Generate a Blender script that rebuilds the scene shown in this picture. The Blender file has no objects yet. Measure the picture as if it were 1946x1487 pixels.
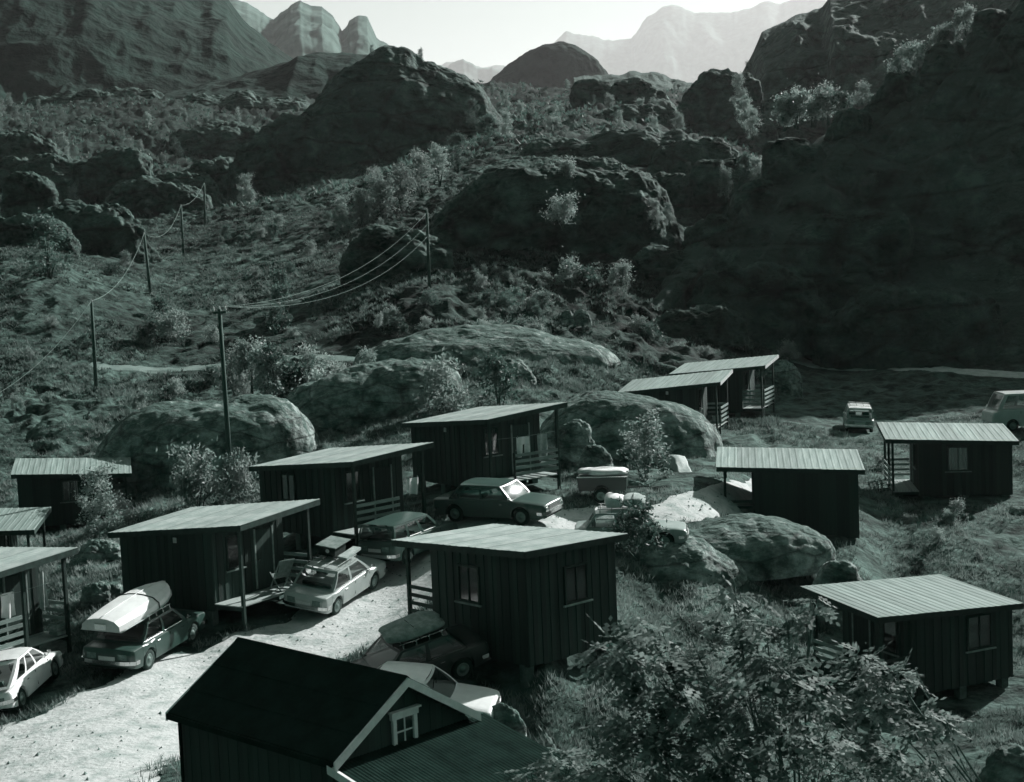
import bpy, math, random
import numpy as np
from mathutils import Vector, Matrix
R_ = math.radians
random.seed(7)
SC = bpy.context.scene
COL = SC.collection

# ------------------------------------------------------------------ camera, sky, sun, exposure
F_PX, PW, PH = 2950.0, 1946.0, 1487.0
PITCH, ROLL, CAM = R_(5.0), R_(2.5), Vector((0, 0, 10.0))
FW = Vector((0, math.cos(PITCH), -math.sin(PITCH)))
UP0 = Vector((0, math.sin(PITCH), math.cos(PITCH)))
RT0 = Vector((1, 0, 0))
RT = RT0*math.cos(ROLL) - UP0*math.sin(ROLL)
UP = RT0*math.sin(ROLL) + UP0*math.cos(ROLL)
cd = bpy.data.cameras.new('camera'); cam = bpy.data.objects.new('camera', cd); COL.objects.link(cam)
cd.sensor_width = 36.0; cd.lens = 36.0*F_PX/PW; cd.clip_start = 0.5; cd.clip_end = 60000
cam.matrix_world = Matrix(((RT.x, UP.x, -FW.x, CAM.x), (RT.y, UP.y, -FW.y, CAM.y), (RT.z, UP.z, -FW.z, CAM.z), (0, 0, 0, 1)))
cd.dof.use_dof = True; cd.dof.focus_distance = 58; cd.dof.aperture_fstop = 4.0
SC.camera = cam

SUN_EL, SUN_AZ = R_(30), R_(42)          # azimuth measured from the view axis (+Y) towards +X
w = bpy.data.worlds.new('World'); SC.world = w; w.use_nodes = True
nt = w.node_tree; nt.nodes.clear()
sky = nt.nodes.new('ShaderNodeTexSky'); sky.sky_type = 'NISHITA'; sky.sun_disc = False
sky.sun_elevation = SUN_EL; sky.sun_rotation = SUN_AZ; sky.altitude = 0; sky.air_density = 1.0; sky.dust_density = 1.5
hs = nt.nodes.new('ShaderNodeHueSaturation'); hs.inputs['Saturation'].default_value = 0.0
tint = nt.nodes.new('ShaderNodeMix'); tint.data_type = 'RGBA'; tint.blend_type = 'MULTIPLY'; tint.inputs[0].default_value = 1
tint.inputs[7].default_value = (0.045, 0.19, 0.142, 1)      # toned print: cool shadows
bg = nt.nodes.new('ShaderNodeBackground'); bg.inputs[1].default_value = 0.05
ow = nt.nodes.new('ShaderNodeOutputWorld')
nt.links.new(sky.outputs[0], hs.inputs['Color']); nt.links.new(hs.outputs[0], tint.inputs[6])
nt.links.new(tint.outputs[2], bg.inputs[0]); nt.links.new(bg.outputs[0], ow.inputs[0])
ld = bpy.data.lights.new('sun', 'SUN'); ld.energy = 5.0; ld.angle = R_(0.5); ld.color = (1, 1.0, 0.985)
sun = bpy.data.objects.new('sun', ld); COL.objects.link(sun)
SDIR = Vector((math.sin(SUN_AZ)*math.cos(SUN_EL), math.cos(SUN_AZ)*math.cos(SUN_EL), math.sin(SUN_EL)))
sun.rotation_euler = SDIR.to_track_quat('Z', 'Y').to_euler(); sun.location = (0, 0, 60)
vs = SC.view_settings; vs.view_transform = 'Standard'; vs.look = 'None'; vs.gamma = 1; vs.exposure = 1.12; vs.use_curve_mapping = False
SC.cycles.max_bounces = 6; SC.cycles.diffuse_bounces = 2; SC.cycles.glossy_bounces = 2; SC.cycles.transparent_max_bounces = 12
SC.cycles.use_adaptive_sampling = True; SC.cycles.adaptive_threshold = 0.025; SC.cycles.volume_bounces = 0; SC.cycles.transmission_bounces = 3

# ------------------------------------------------------------------ helpers
def ray(x, y): return FW + RT*((x-PW/2)/F_PX) + UP*((PH/2-y)/F_PX)
def at(x, y, Y): q = ray(x, y); return CAM + q*(Y/q.y)
def atz(x, y, z): q = ray(x, y); return CAM + q*((z-10.0)/q.z)

def hash3(ix, iy, iz, seed):
    h = (ix*374761393 + iy*668265263 + iz*2147483647 + seed*1274126177) & 0xFFFFFFFF
    h = ((h ^ (h >> 13))*1274126177) & 0xFFFFFFFF
    h = h ^ (h >> 16)
    return (h & 0xFFFF)/65535.0*2-1
def vnoise(x, y, z=None, seed=0):
    x = np.asarray(x, float); y = np.asarray(y, float); z = np.zeros_like(x) if z is None else np.asarray(z, float)
    ix = np.floor(x).astype(np.int64); iy = np.floor(y).astype(np.int64); iz = np.floor(z).astype(np.int64)
    fx = x-ix; fy = y-iy; fz = z-iz
    sx = fx*fx*fx*(fx*(fx*6-15)+10); sy = fy*fy*fy*(fy*(fy*6-15)+10); sz = fz*fz*fz*(fz*(fz*6-15)+10)
    def g(a, b, c): return hash3(ix+a, iy+b, iz+c, seed)
    def lerp(a, b, t): return a+(b-a)*t
    l0 = lerp(lerp(g(0,0,0), g(1,0,0), sx), lerp(g(0,1,0), g(1,1,0), sx), sy)
    l1 = lerp(lerp(g(0,0,1), g(1,0,1), sx), lerp(g(0,1,1), g(1,1,1), sx), sy)
    return lerp(l0, l1, sz)
def fbm(x, y, z=None, oct=4, seed=0, gain=0.5):
    s = 0; a = 1; f = 1
    for o in range(oct):
        s = s + a*vnoise(x*f+o*17.3, y*f-o*9.1, None if z is None else z*f+o*3.7, seed+o); a *= gain; f *= 2.03
    return s
def ridged(x, y, z=None, oct=4, seed=0):
    s = 0; a = 1; f = 1
    for o in range(oct):
        s = s + a*(1-2*np.abs(vnoise(x*f+o*7.7, y*f+o*3.3, None if z is None else z*f, seed+o))); a *= 0.5; f *= 2.1
    return s

class MB:
    """collects boxes, bars, tubes and quads; build() links them as one mesh object"""
    def __init__(s): s.v = []; s.f = []; s.sm = False
    def add(s, vs_, fs): o = len(s.v); s.v += [tuple(q) for q in vs_]; s.f += [tuple(i+o for i in f) for f in fs]; return s
    def box(s, x0, x1, y0, y1, z0, z1):
        return s.add([(x0,y0,z0),(x1,y0,z0),(x1,y1,z0),(x0,y1,z0),(x0,y0,z1),(x1,y0,z1),(x1,y1,z1),(x0,y1,z1)],
                     [(0,3,2,1),(4,5,6,7),(0,1,5,4),(1,2,6,5),(2,3,7,6),(3,0,4,7)])
    def hexa(s, b, t):     # four bottom, four top corners
        return s.add(list(b)+list(t), [(0,3,2,1),(4,5,6,7),(0,1,5,4),(1,2,6,5),(2,3,7,6),(3,0,4,7)])
    def bar(s, p, q, wd, ht, upv=(0,0,1)):
        p = Vector(p); q = Vector(q); d = (q-p).normalized(); u = Vector(upv)
        if abs(d.dot(u)) > 0.98: u = Vector((0,1,0))
        a = d.cross(u).normalized()*wd/2; b = a.cross(d).normalized()*ht/2
        return s.hexa([p-a-b, p+a-b, q+a-b, q-a-b], [p-a+b, p+a+b, q+a+b, q-a+b])
    def tube(s, pts, rad, n=8, cap=True):
        pts = [Vector(p) for p in pts]; m = len(pts)
        rad = rad if isinstance(rad, (list, tuple)) else [rad]*m
        o = len(s.v)
        for i, p in enumerate(pts):
            d = (pts[min(i+1, m-1)]-pts[max(i-1, 0)]).normalized()
            u = Vector((0,0,1)) if abs(d.z) < 0.95 else Vector((1,0,0))
            a = d.cross(u).normalized(); b = a.cross(d)
            for k in range(n):
                t = 2*math.pi*k/n; s.v.append(tuple(p+(a*math.cos(t)+b*math.sin(t))*rad[i]))
        for i in range(m-1):
            for k in range(n): s.f.append((o+i*n+k, o+i*n+(k+1)%n, o+(i+1)*n+(k+1)%n, o+(i+1)*n+k))
        if cap: s.f.append(tuple(o+k for k in range(n))[::-1]); s.f.append(tuple(o+(m-1)*n+k for k in range(n)))
        return s
    def grid(s, P, close_u=False):   # P[i][j] -> points
        o = len(s.v); n = len(P); m = len(P[0])
        for row in P:
            for q in row: s.v.append(tuple(q))
        for i in range(n if close_u else n-1):
            for j in range(m-1):
                a = i; b = (i+1) % n
                s.f.append((o+a*m+j, o+b*m+j, o+b*m+j+1, o+a*m+j+1))
        return s
    def lathe(s, prof, n=20, axis='y'):   # prof: (along axis, radius)
        P = []
        for k in range(n):
            t = 2*math.pi*k/n
            P.append([(r*math.cos(t), h, r*math.sin(t)) if axis == 'y' else (r*math.cos(t), r*math.sin(t), h) for h, r in prof])
        return s.grid(P, True)
    def mesh(s, name, smooth=False):
        m = bpy.data.meshes.new(name); m.from_pydata(s.v, [], s.f); m.update()
        if smooth: m.polygons.foreach_set('use_smooth', [True]*len(m.polygons))
        return m
    def build(s, name, mat, parent=None, smooth=False, loc=None, rot=None):
        return link(name, s.mesh(name, smooth), mat, parent, loc, rot)
def link(name, me, mat, parent=None, loc=None, rot=None, scale=None):
    if mat is not None and (len(me.materials) == 0): me.materials.append(mat)
    o = bpy.data.objects.new(name, me); COL.objects.link(o); o.parent = parent
    if loc is not None: o.location = loc
    if rot is not None: o.rotation_euler = rot
    if scale is not None: o.scale = scale
    return o
def npmesh(name, V, Fq, smooth=True):
    V = np.ascontiguousarray(V, np.float32); Fq = np.ascontiguousarray(Fq, np.int32)
    k = Fq.shape[1]; m = bpy.data.meshes.new(name)
    m.vertices.add(len(V)); m.vertices.foreach_set('co', V.ravel())
    m.loops.add(Fq.size); m.loops.foreach_set('vertex_index', Fq.ravel())
    m.polygons.add(len(Fq)); m.polygons.foreach_set('loop_start', np.arange(0, Fq.size, k, dtype=np.int32))
    m.update(calc_edges=True)
    if smooth: m.polygons.foreach_set('use_smooth', np.ones(len(Fq), bool))
    m.validate(); return m
def gridfaces(n, m, close=False):
    i = np.arange(n if close else n-1)[:, None]; j = np.arange(m-1)[None, :]; i2 = (i+1) % n
    return np.stack([i*m+j, i2*m+j, i2*m+j+1, i*m+j+1], -1).reshape(-1, 4)
def tag(o, label=None, cat=None, group=None, kind=None):
    if label: o['label'] = label
    if cat: o['category'] = cat
    if group: o['group'] = group
    if kind: o['kind'] = kind
    return o
def thing(name, label, cat, loc=(0,0,0), rotz=0, group=None):
    o = bpy.data.objects.new(name, None); COL.objects.link(o); o.location = loc; o.rotation_euler = (0,0,rotz); o.empty_display_size = .2
    return tag(o, label, cat, group)
def copy_tree(o, parent=None):
    c = o.copy(); COL.objects.link(c); c.parent = parent
    for ch in o.children: copy_tree(ch, c)
    return c

# ------------------------------------------------------------------ materials (grey-toned, as a black and white print)
def g3(v):
    """grey of a toned black and white print: blacks lean to green, whites stay neutral"""
    k = min(1.0, (v/.55)**.42); d = (1-k)**2; return (v*(.40+.57*k), v*(1.05-.05*k+.5*d), v*(.86+.13*k+.32*d), 1)
def mat(name, lo, hi=None, scale=4.0, rough=0.8, detail=6, bump=0.0, bscale=None, stretch=(1,1,1), coord='Object', rand=0.0, metallic=0.0, spec=0.3, contrast=(0.35, 0.65), transl=0.0):
    m = bpy.data.materials.new(name); m.use_nodes = True; n = m.node_tree; N = n.nodes; L = n.links
    b = N['Principled BSDF']; b.inputs['Roughness'].default_value = rough; b.inputs['Metallic'].default_value = metallic
    b.inputs['Specular IOR Level'].default_value = spec
    hi = lo if hi is None else hi
    tc = N.new('ShaderNodeTexCoord'); mp = N.new('ShaderNodeMapping'); mp.inputs['Scale'].default_value = stretch
    L.new(tc.outputs[coord] if coord != 'World' else tc.outputs['Object'], mp.inputs[0])
    vec = mp.outputs[0]
    if coord == 'World':
        ge = N.new('ShaderNodeNewGeometry'); L.new(ge.outputs['Position'], mp.inputs[0])
    nz = N.new('ShaderNodeTexNoise'); nz.inputs['Scale'].default_value = scale; nz.inputs['Detail'].default_value = detail; nz.inputs['Roughness'].default_value = .65
    L.new(vec, nz.inputs['Vector'])
    cr = N.new('ShaderNodeValToRGB'); cr.color_ramp.elements[0].position = contrast[0]; cr.color_ramp.elements[1].position = contrast[1]
    cr.color_ramp.elements[0].color = g3(lo); cr.color_ramp.elements[1].color = g3(hi)
    L.new(nz.outputs[0], cr.inputs[0]); out = cr.outputs[0]
    if rand > 0:
        oi = N.new('ShaderNodeObjectInfo'); mr = N.new('ShaderNodeMapRange'); mr.inputs[3].default_value = 1-rand; mr.inputs[4].default_value = 1+rand
        L.new(oi.outputs['Random'], mr.inputs[0])
        mx = N.new('ShaderNodeMix'); mx.data_type = 'RGBA'; mx.blend_type = 'MULTIPLY'; mx.inputs[0].default_value = 1
        L.new(out, mx.inputs[6]); L.new(mr.outputs[0], mx.inputs[7]); out = mx.outputs[2]
    L.new(out, b.inputs['Base Color'])
    if bump > 0:
        n2 = N.new('ShaderNodeTexNoise'); n2.inputs['Scale'].default_value = bscale or scale*2.5; n2.inputs['Detail'].default_value = 5
        L.new(vec, n2.inputs['Vector'])
        bp = N.new('ShaderNodeBump'); bp.inputs['Strength'].default_value = 1.0; bp.inputs['Distance'].default_value = bump
        L.new(n2.outputs[0], bp.inputs['Height']); L.new(bp.outputs[0], b.inputs['Normal'])
    if transl > 0:
        tr = N.new('ShaderNodeBsdfTranslucent'); L.new(out, tr.inputs[0])
        ms = N.new('ShaderNodeMixShader'); ms.inputs[0].default_value = transl
        L.new(b.outputs[0], ms.inputs[1]); L.new(tr.outputs[0], ms.inputs[2]); L.new(ms.outputs[0], N['Material Output'].inputs[0])
    return m
def rock_mat(name, lo, hi, moss, scale, bump, moss_at=(0.55, 0.85)):
    """weathered rock: mottled grey, dipping dark joints, turf where the surface lies flat"""
    m = mat(name, lo, hi, scale, .9, 12, bump, scale*3.5, coord='World', spec=.2, contrast=(.4, .6)); n = m.node_tree; N = n.nodes; L = n.links; b = N['Principled BSDF']
    src = b.inputs['Base Color'].links[0].from_socket
    ge = N.new('ShaderNodeNewGeometry'); sp = N.new('ShaderNodeSeparateXYZ'); L.new(ge.outputs['True Normal'], sp.inputs[0])
    mp = N.new('ShaderNodeMapping'); mp.inputs['Rotation'].default_value = (0, R_(38), R_(15)); mp.inputs['Scale'].default_value = (.6, .7, 1.5); L.new(ge.outputs['Position'], mp.inputs[0])
    st = N.new('ShaderNodeTexNoise'); st.inputs['Scale'].default_value = scale*1.6; st.inputs['Detail'].default_value = 9; st.inputs['Roughness'].default_value = .7; L.new(mp.outputs[0], st.inputs['Vector'])
    sr = N.new('ShaderNodeMapRange'); sr.inputs[1].default_value = .40; sr.inputs[2].default_value = .56; sr.inputs[3].default_value = .6; sr.inputs[4].default_value = 1.1; L.new(st.outputs[0], sr.inputs[0])
    mu = N.new('ShaderNodeMix'); mu.data_type = 'RGBA'; mu.blend_type = 'MULTIPLY'; mu.inputs[0].default_value = 1; L.new(src, mu.inputs[6]); L.new(sr.outputs[0], mu.inputs[7]); src = mu.outputs[2]
    dv = N.new('ShaderNodeMix'); dv.data_type = 'VECTOR'; dv.inputs[0].default_value = .28; L.new(mp.outputs[0], dv.inputs[4]); L.new(st.outputs['Color'], dv.inputs[5])
    vo = N.new('ShaderNodeTexVoronoi'); vo.feature = 'DISTANCE_TO_EDGE'; vo.inputs['Scale'].default_value = scale*.75; L.new(dv.outputs[1], vo.inputs['Vector'])
    vr = N.new('ShaderNodeMapRange'); vr.inputs[1].default_value = 0; vr.inputs[2].default_value = .07; vr.inputs[3].default_value = .5; vr.inputs[4].default_value = 1; L.new(vo.outputs[0], vr.inputs[0])
    m2 = N.new('ShaderNodeMix'); m2.data_type = 'RGBA'; m2.blend_type = 'MULTIPLY'; m2.inputs[0].default_value = 1; L.new(src, m2.inputs[6]); L.new(vr.outputs[0], m2.inputs[7]); src = m2.outputs[2]
    b3 = N.new('ShaderNodeBump'); b3.inputs['Strength'].default_value = 1; b3.inputs['Distance'].default_value = bump*.8; L.new(vr.outputs[0], b3.inputs['Height']); L.new(b.inputs['Normal'].links[0].from_socket, b3.inputs['Normal']); L.new(b3.outputs[0], b.inputs['Normal'])
    old = b.inputs['Normal'].links[0].from_socket; bp = N.new('ShaderNodeBump'); bp.inputs['Strength'].default_value = 1; bp.inputs['Distance'].default_value = bump*.9
    L.new(st.outputs[0], bp.inputs['Height']); L.new(old, bp.inputs['Normal']); L.new(bp.outputs[0], b.inputs['Normal'])
    nz = N.new('ShaderNodeTexNoise'); nz.inputs['Scale'].default_value = scale*1.4; nz.inputs['Detail'].default_value = 10; L.new(ge.outputs['Position'], nz.inputs['Vector'])
    ad = N.new('ShaderNodeMath'); ad.operation = 'MULTIPLY_ADD'; ad.inputs[1].default_value = 1.3; L.new(nz.outputs[0], ad.inputs[0]); L.new(sp.outputs[2], ad.inputs[2])
    mr = N.new('ShaderNodeMapRange'); mr.inputs[1].default_value = moss_at[0]+.65; mr.inputs[2].default_value = moss_at[1]+.65; L.new(ad.outputs[0], mr.inputs[0])
    mx = N.new('ShaderNodeMix'); mx.data_type = 'RGBA'; L.new(mr.outputs[0], mx.inputs[0]); L.new(src, mx.inputs[6]); mx.inputs[7].default_value = g3(moss)
    L.new(mx.outputs[2], b.inputs['Base Color']); return m
def glass_mat(name, refl=0.12, dark=0.75):
    m = bpy.data.materials.new(name); m.use_nodes = True; n = m.node_tree; N = n.nodes; L = n.links; N.remove(N['Principled BSDF'])
    tr = N.new('ShaderNodeBsdfTransparent'); tr.inputs[0].default_value = g3(dark); gl = N.new('ShaderNodeBsdfGlossy'); gl.inputs['Roughness'].default_value = .09
    fr = N.new('ShaderNodeFresnel'); fr.inputs[0].default_value = 1.5; ad = N.new('ShaderNodeMath'); ad.operation = 'ADD'; ad.inputs[1].default_value = refl
    L.new(fr.outputs[0], ad.inputs[0]); ms = N.new('ShaderNodeMixShader'); L.new(ad.outputs[0], ms.inputs[0]); L.new(tr.outputs[0], ms.inputs[1]); L.new(gl.outputs[0], ms.inputs[2])
    L.new(ms.outputs[0], N['Material Output'].inputs[0]); return m

M = {}
M['turf'] = mat('turf', .016, .12, .9, .95, 12, .14, 3.2, coord='World', spec=.1, contrast=(.38, .62))
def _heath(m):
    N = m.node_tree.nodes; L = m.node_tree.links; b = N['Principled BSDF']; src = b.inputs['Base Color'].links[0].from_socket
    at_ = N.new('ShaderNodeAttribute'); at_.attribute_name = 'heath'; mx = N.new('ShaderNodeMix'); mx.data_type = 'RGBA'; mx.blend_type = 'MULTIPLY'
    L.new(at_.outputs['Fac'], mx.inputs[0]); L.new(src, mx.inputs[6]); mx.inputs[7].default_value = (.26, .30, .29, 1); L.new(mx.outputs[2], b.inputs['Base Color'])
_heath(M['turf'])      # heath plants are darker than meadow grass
M['dirt'] = mat('dirt', .24, .52, 1.6, .95, 12, .035, 7, coord='World', spec=.1, contrast=(.25, .55))
M['track'] = mat('track', .14, .26, .6, .95, 8, .02, 10, coord='World', spec=.1)
M['rock_near'] = rock_mat('rock_near', .10, .34, .08, 1.3, .07, (.68, .9))
M['slab'] = mat('slab', .16, .34, 1.2, .7, 6, .02, 6, coord='World', spec=.5)
M['hill'] = rock_mat('hill_rock', .04, .15, .06, .30, .5, (.5, .8))
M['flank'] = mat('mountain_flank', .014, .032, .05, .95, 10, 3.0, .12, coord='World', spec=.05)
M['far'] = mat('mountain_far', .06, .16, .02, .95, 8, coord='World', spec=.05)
M['leaf'] = mat('leaf', .16, .36, .9, .55, 4, coord='World', spec=.35, rand=.25, transl=.5)
M['leaf_dark'] = mat('leaf_dark', .07, .16, .9, .6, 4, coord='World', spec=.3, rand=.3, transl=.42)
M['leaf_near'] = mat('rowan_leaf', .05, .34, 5.0, .65, 3, coord='World', spec=.12, transl=.42)
M['grass'] = mat('grass', .05, .34, .45, .7, 6, coord='World', spec=.2, transl=.35, contrast=(.35, .65))
M['heather'] = mat('heather', .02, .26, .25, .75, 8, coord='World', spec=.15, transl=.3, contrast=(.38, .62))
M['bark'] = mat('bark', .05, .14, 6, .9, 4, .01, 20)
M['stain'] = mat('stained_board', .022, .045, 3, .75, 6, .004, 8, stretch=(6,6,.5), rand=.35, spec=.25)
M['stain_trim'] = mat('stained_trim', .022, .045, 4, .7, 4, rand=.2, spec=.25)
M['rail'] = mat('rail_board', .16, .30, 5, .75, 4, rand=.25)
M['deck'] = mat('deck_board', .22, .42, 4, .8, 5, rand=.2)
M['steel'] = mat('roof_steel', .13, .27, 1.2, .8, 10, stretch=(6,.35,1), rand=.16, spec=.25, contrast=(.3,.6))
M['felt'] = mat('roof_felt', .012, .024, 2.5, .95, 8, .004, 30, spec=.02)
M['felt_light'] = mat('mineral_felt', .22, .37, 1.1, .85, 14, .004, 25, rand=.10, spec=.2, contrast=(.3,.6))
M['white'] = mat('white_paint', .66, .82, 5, .6, 5)
M['trim_light'] = mat('bleached_trim', .45, .6, 6, .7, 4)
M['red_board'] = mat('painted_board', .028, .05, 3, .8, 6, .003, 10, stretch=(4,4,.4), rand=.25)
M['concrete'] = mat('concrete', .06, .13, 5, .95, 6, .006, 30)
M['dark'] = mat('dark_inside', .012, .02, 4, .9)
M['pane'] = mat('window_pane', .02, .03, 2, .08, 2, spec=.6)
M['curtain'] = mat('curtain', .22, .4, 3, .9, 3, stretch=(8,8,.6))
M['cloth'] = mat('white_cloth', .6, .78, 4, .95, 3)
M['cloth_grey'] = mat('grey_cloth', .28, .4, 6, .95, 3)
M['tarp'] = mat('tarpaulin', .16, .32, 5, .7, 5, .02, 10)
M['pole'] = mat('pole_wood', .05, .12, 4, .9, 6, .004, 14, stretch=(5,5,.5))
M['wire'] = mat('wire', .20, .28, 2, .9, 2, spec=.05)
M['ceramic'] = mat('insulator', .7, .8, 3, .25, 2)
M['chrome'] = mat('chrome', .55, .65, 3, .18, 2, metallic=1.0)
M['tyre'] = mat('tyre', .015, .03, 8, .9, 4)
M['hub'] = mat('hubcap', .18, .26, 6, .35, 3, metallic=.6)
M['lamp'] = mat('lamp_lens', .12, .2, 12, .2, 2, spec=.6)
M['headlamp'] = mat('headlamp', .5, .65, 12, .15, 2, spec=.7)
M['plate'] = mat('number_plate', .5, .6, 30, .5, 2)
M['seat'] = mat('car_seat', .04, .08, 5, .85, 3)
M['glass'] = glass_mat('car_glass', .10, .8)
def paint(name, v, rough=.28, dust=.12): return mat(name, v*(1-dust), v*(1+dust*.4), 2.2, rough, 8, coord='Object', spec=.55)
M['paint_white'] = paint('paint_white', .78); M['paint_silver'] = paint('paint_silver', .40); M['paint_dark'] = paint('paint_dark', .05)
M['paint_light'] = paint('paint_light', .5); M['paint_grey'] = paint('paint_grey', .075); M['paint_mid'] = paint('paint_mid', .30); M['paint_black'] = paint('paint_black', .02)
M['boat'] = mat('boat_hull', .62, .75, 2, .5, 6); M['boat_end'] = mat('boat_transom', .34, .45, 3, .6, 5)

# ------------------------------------------------------------------ the ground: one height field
CTRL = []
def cz(x, y, z): p = atz(x, y, z); CTRL.append((p.x, p.y, z))
def cy(x, y, Y): p = at(x, y, Y); CTRL.append(tuple(p))
for a in [(20,1470,-2.0),(100,1400,-1.9),(300,1330,-1.8),(290,1272,-1.7),(366,1225,-1.65),(450,1230,-1.6),(600,1190,-1.45),(648,1172,-1.4),(710,1143,-1.3),
          (760,1110,-1.05),(862,1287,-1.4),(900,1345,-1.9),(880,1000,.2),(1012,990,.35),(1120,955,.5),(1290,965,.15),(1400,935,0),(1000,1370,-2.4),(1050,1470,-2.7),
          (1100,1300,-2.0),(1250,1150,-2.0),(1560,1070,-2.2),(1700,1080,-3.0),(1900,1080,-3.0),(1800,1010,-2.1),(1900,1400,-4.8),(1750,1380,-4.7),(1660,900,-1.2),
          (1480,830,-.3),(1350,850,-.3),(1640,830,-.9),(1900,815,-.5),(1520,685,.6),(1700,695,.2),(1946,712,-.3),(1700,760,-.5),(150,1010,-1.4),(160,1085,-.9),(60,1200,-1.8),
          (300,960,-.6),(560,960,.1),(440,930,-.45),(700,900,.6),(900,880,1.1),(1200,900,.3),(470,1130,-1.1),(1050,900,.8)]: cz(*a)
for a in [(60,840,86),(200,760,96),(183,740,105),(287,565,142),(349,485,190),(390,432,212),(817,560,120),(95,530,135),(330,703,112),(750,690,106),(600,600,122),
          (900,600,115),(1100,560,125),(1200,640,112),(1400,690,110),(0,600,125),(0,480,160),(600,520,145),(700,440,175),(500,400,220),(950,540,125),(1150,530,128),
          (500,780,90),(850,740,86),(1100,720,92),(250,380,260),(50,350,280),(500,330,330),(1000,262,240),(1000,195,400),(1250,190,450),(880,185,500),(250,205,420),(0,215,420),(560,205,460)]: cy(*a)
CTRL += [(x, y, z) for x, y, z in [(0,3,7.4),(-2,6,6.2),(2,6,6.0),(0,12,3.4),(-6,14,2.4),(6,15,2.0),(-6,22,-.6),(6,22,-.2),(-12,26,-1.8),(14,26,-2.6),(-5,30,-2),(4,31,-2.2),
         (-25,40,-2),(26,40,-5),(-34,60,-1.6),(34,60,-2.6),(45,85,-.6),(-55,85,1.6),(60,120,0),(-75,140,9),(70,200,2),(90,300,10),(120,450,40),(-150,300,34),(-200,450,70),
         (-300,800,40),(0,800,30),(300,800,30),(0,2000,20),(-900,2000,20),(900,2000,20),(0,14000,0),(-6000,14000,0),(6000,14000,0)]]
for _a in [(-22.6+1.9,72.2,-1.75),(-10.0,50.8,-1.0),(-6.4,56.7,.1),(-1.2,61.8,.95),(-.32,44.4,-.8),(.6,42.0,-.95),(2.2,44.2,-.95),(-2.2,43.2,-.95),(4.2,54.8,-.6),(6.2,54.6,-.65),(2.5,55,-.5),(4.3,53,-.9),(4.6,57.6,.1),(12.6,49.4,-4.3),(11.1,62.8,-1.4),(12.8,60.8,-1.55),(9.5,61.2,-1.4),(19.8,70.7,-1.7),(9.14,86.4,-.2),(12.7,92.4,.1)]: CTRL.append(_a)
CT = np.array(CTRL)
def uv_(x, y): return np.stack([x/y*3.0, np.log(y)], -1)
CU = uv_(CT[:,0], np.maximum(CT[:,1], 3))
def tps(r2): return np.where(r2 > 1e-12, r2*np.log(np.maximum(r2, 1e-12)), 0)
_n = len(CU); _K = tps(((CU[:,None]-CU[None])**2).sum(-1)) + np.eye(_n)*2e-3; _P = np.c_[np.ones(_n), CU]
_A = np.zeros((_n+3, _n+3)); _A[:_n,:_n] = _K; _A[:_n,_n:] = _P; _A[_n:,:_n] = _P.T
_W = np.linalg.solve(_A, np.r_[CT[:,2], 0, 0, 0])
def base(x, y):
    x = np.asarray(x, float); y = np.maximum(np.asarray(y, float), 3.0); sh = np.broadcast(x, y).shape
    q = uv_(np.broadcast_to(x, sh).ravel(), np.broadcast_to(y, sh).ravel()); q[:,0] = np.clip(q[:,0], -1.9, 1.9)
    out = np.empty(len(q))
    for s in range(0, len(q), 60000):
        c = q[s:s+60000]; out[s:s+60000] = tps(((c[:,None]-CU[None])**2).sum(-1))@_W[:_n] + _W[_n] + c@_W[_n+1:]
    return out.reshape(sh)
def bz(x, y): return float(base(x, y))
def on(px, py, z0=0.0):            # ground point seen at a pixel
    q = ray(px, py); lo, hi = 20.0, 700.0; Y = 20.0
    while Y < 700:
        p = CAM + q*(Y/q.y)
        if p.z < bz(p.x, p.y): break
        Y *= 1.01
    return p
FLAT = []     # (x, y, radius): level spots without hummocks
ROADS = []    # (points, half widths)
def keepout(x, y, sc=1.0):
    k = np.ones(np.shape(x))
    for fx, fy, fr in FLAT:
        fr = fr*sc; d = np.hypot(x-fx, y-fy); k = np.minimum(k, np.clip((d-fr)/(fr*.6+.6), 0.04, 1))
    for pts, hw in ROADS:
        P = np.array([(p[0], p[1]) for p in pts]); dm = np.full(np.shape(x), 1e9)
        for i in range(len(P)-1):
            ab = P[i+1]-P[i]; t = np.clip(((x-P[i,0])*ab[0]+(y-P[i,1])*ab[1])/(ab@ab), 0, 1)
            dm = np.minimum(dm, np.hypot(x-P[i,0]-t*ab[0], y-P[i,1]-t*ab[1])-(hw[i]+(hw[i+1]-hw[i])*t))
        k = np.minimum(k, np.clip(dm/1.5+.3, 0.05, 1))
    return k
def rough_amp(x, y):
    a = np.interp(y, [0, 30, 50, 80, 92, 110, 200, 400, 700, 900], [.1, .16, .2, .28, .42, .55, .75, 1.4, 2, 0])
    a = np.where((x > .17*y) & (y > 55) & (y < 135), a*.55, a)
    a = np.where((x < -.10*y) & (y > 108) & (y < 215), a*.6, a)
    return a*keepout(x, y)
def relief(x, y):
    n1 = fbm(x/7, y/9, oct=3, seed=3); n2 = 1-np.abs(vnoise(x/1.7, y/2.2, seed=11)+.35*vnoise(x/.8, y/.9, seed=15))*1.6; n3 = vnoise(x/.55, y/.7, seed=5)
    big = fbm(x/38, y/45, oct=3, seed=21)*np.clip((y-190)/200, 0, 1)*1.1
    n4 = np.where(y < 95, vnoise(x/.31, y/.42, seed=6), 0)
    return .7*n1 + .85*n2 + .26*n3 + .2*n4 + big
def ground(x, y):
    x = np.asarray(x, float); y = np.asarray(y, float)
    return base(x, y) + rough_amp(x, y)*relief(x, y)
def gz(x, y): return float(ground(np.array([x]), np.array([y]))[0])

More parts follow.
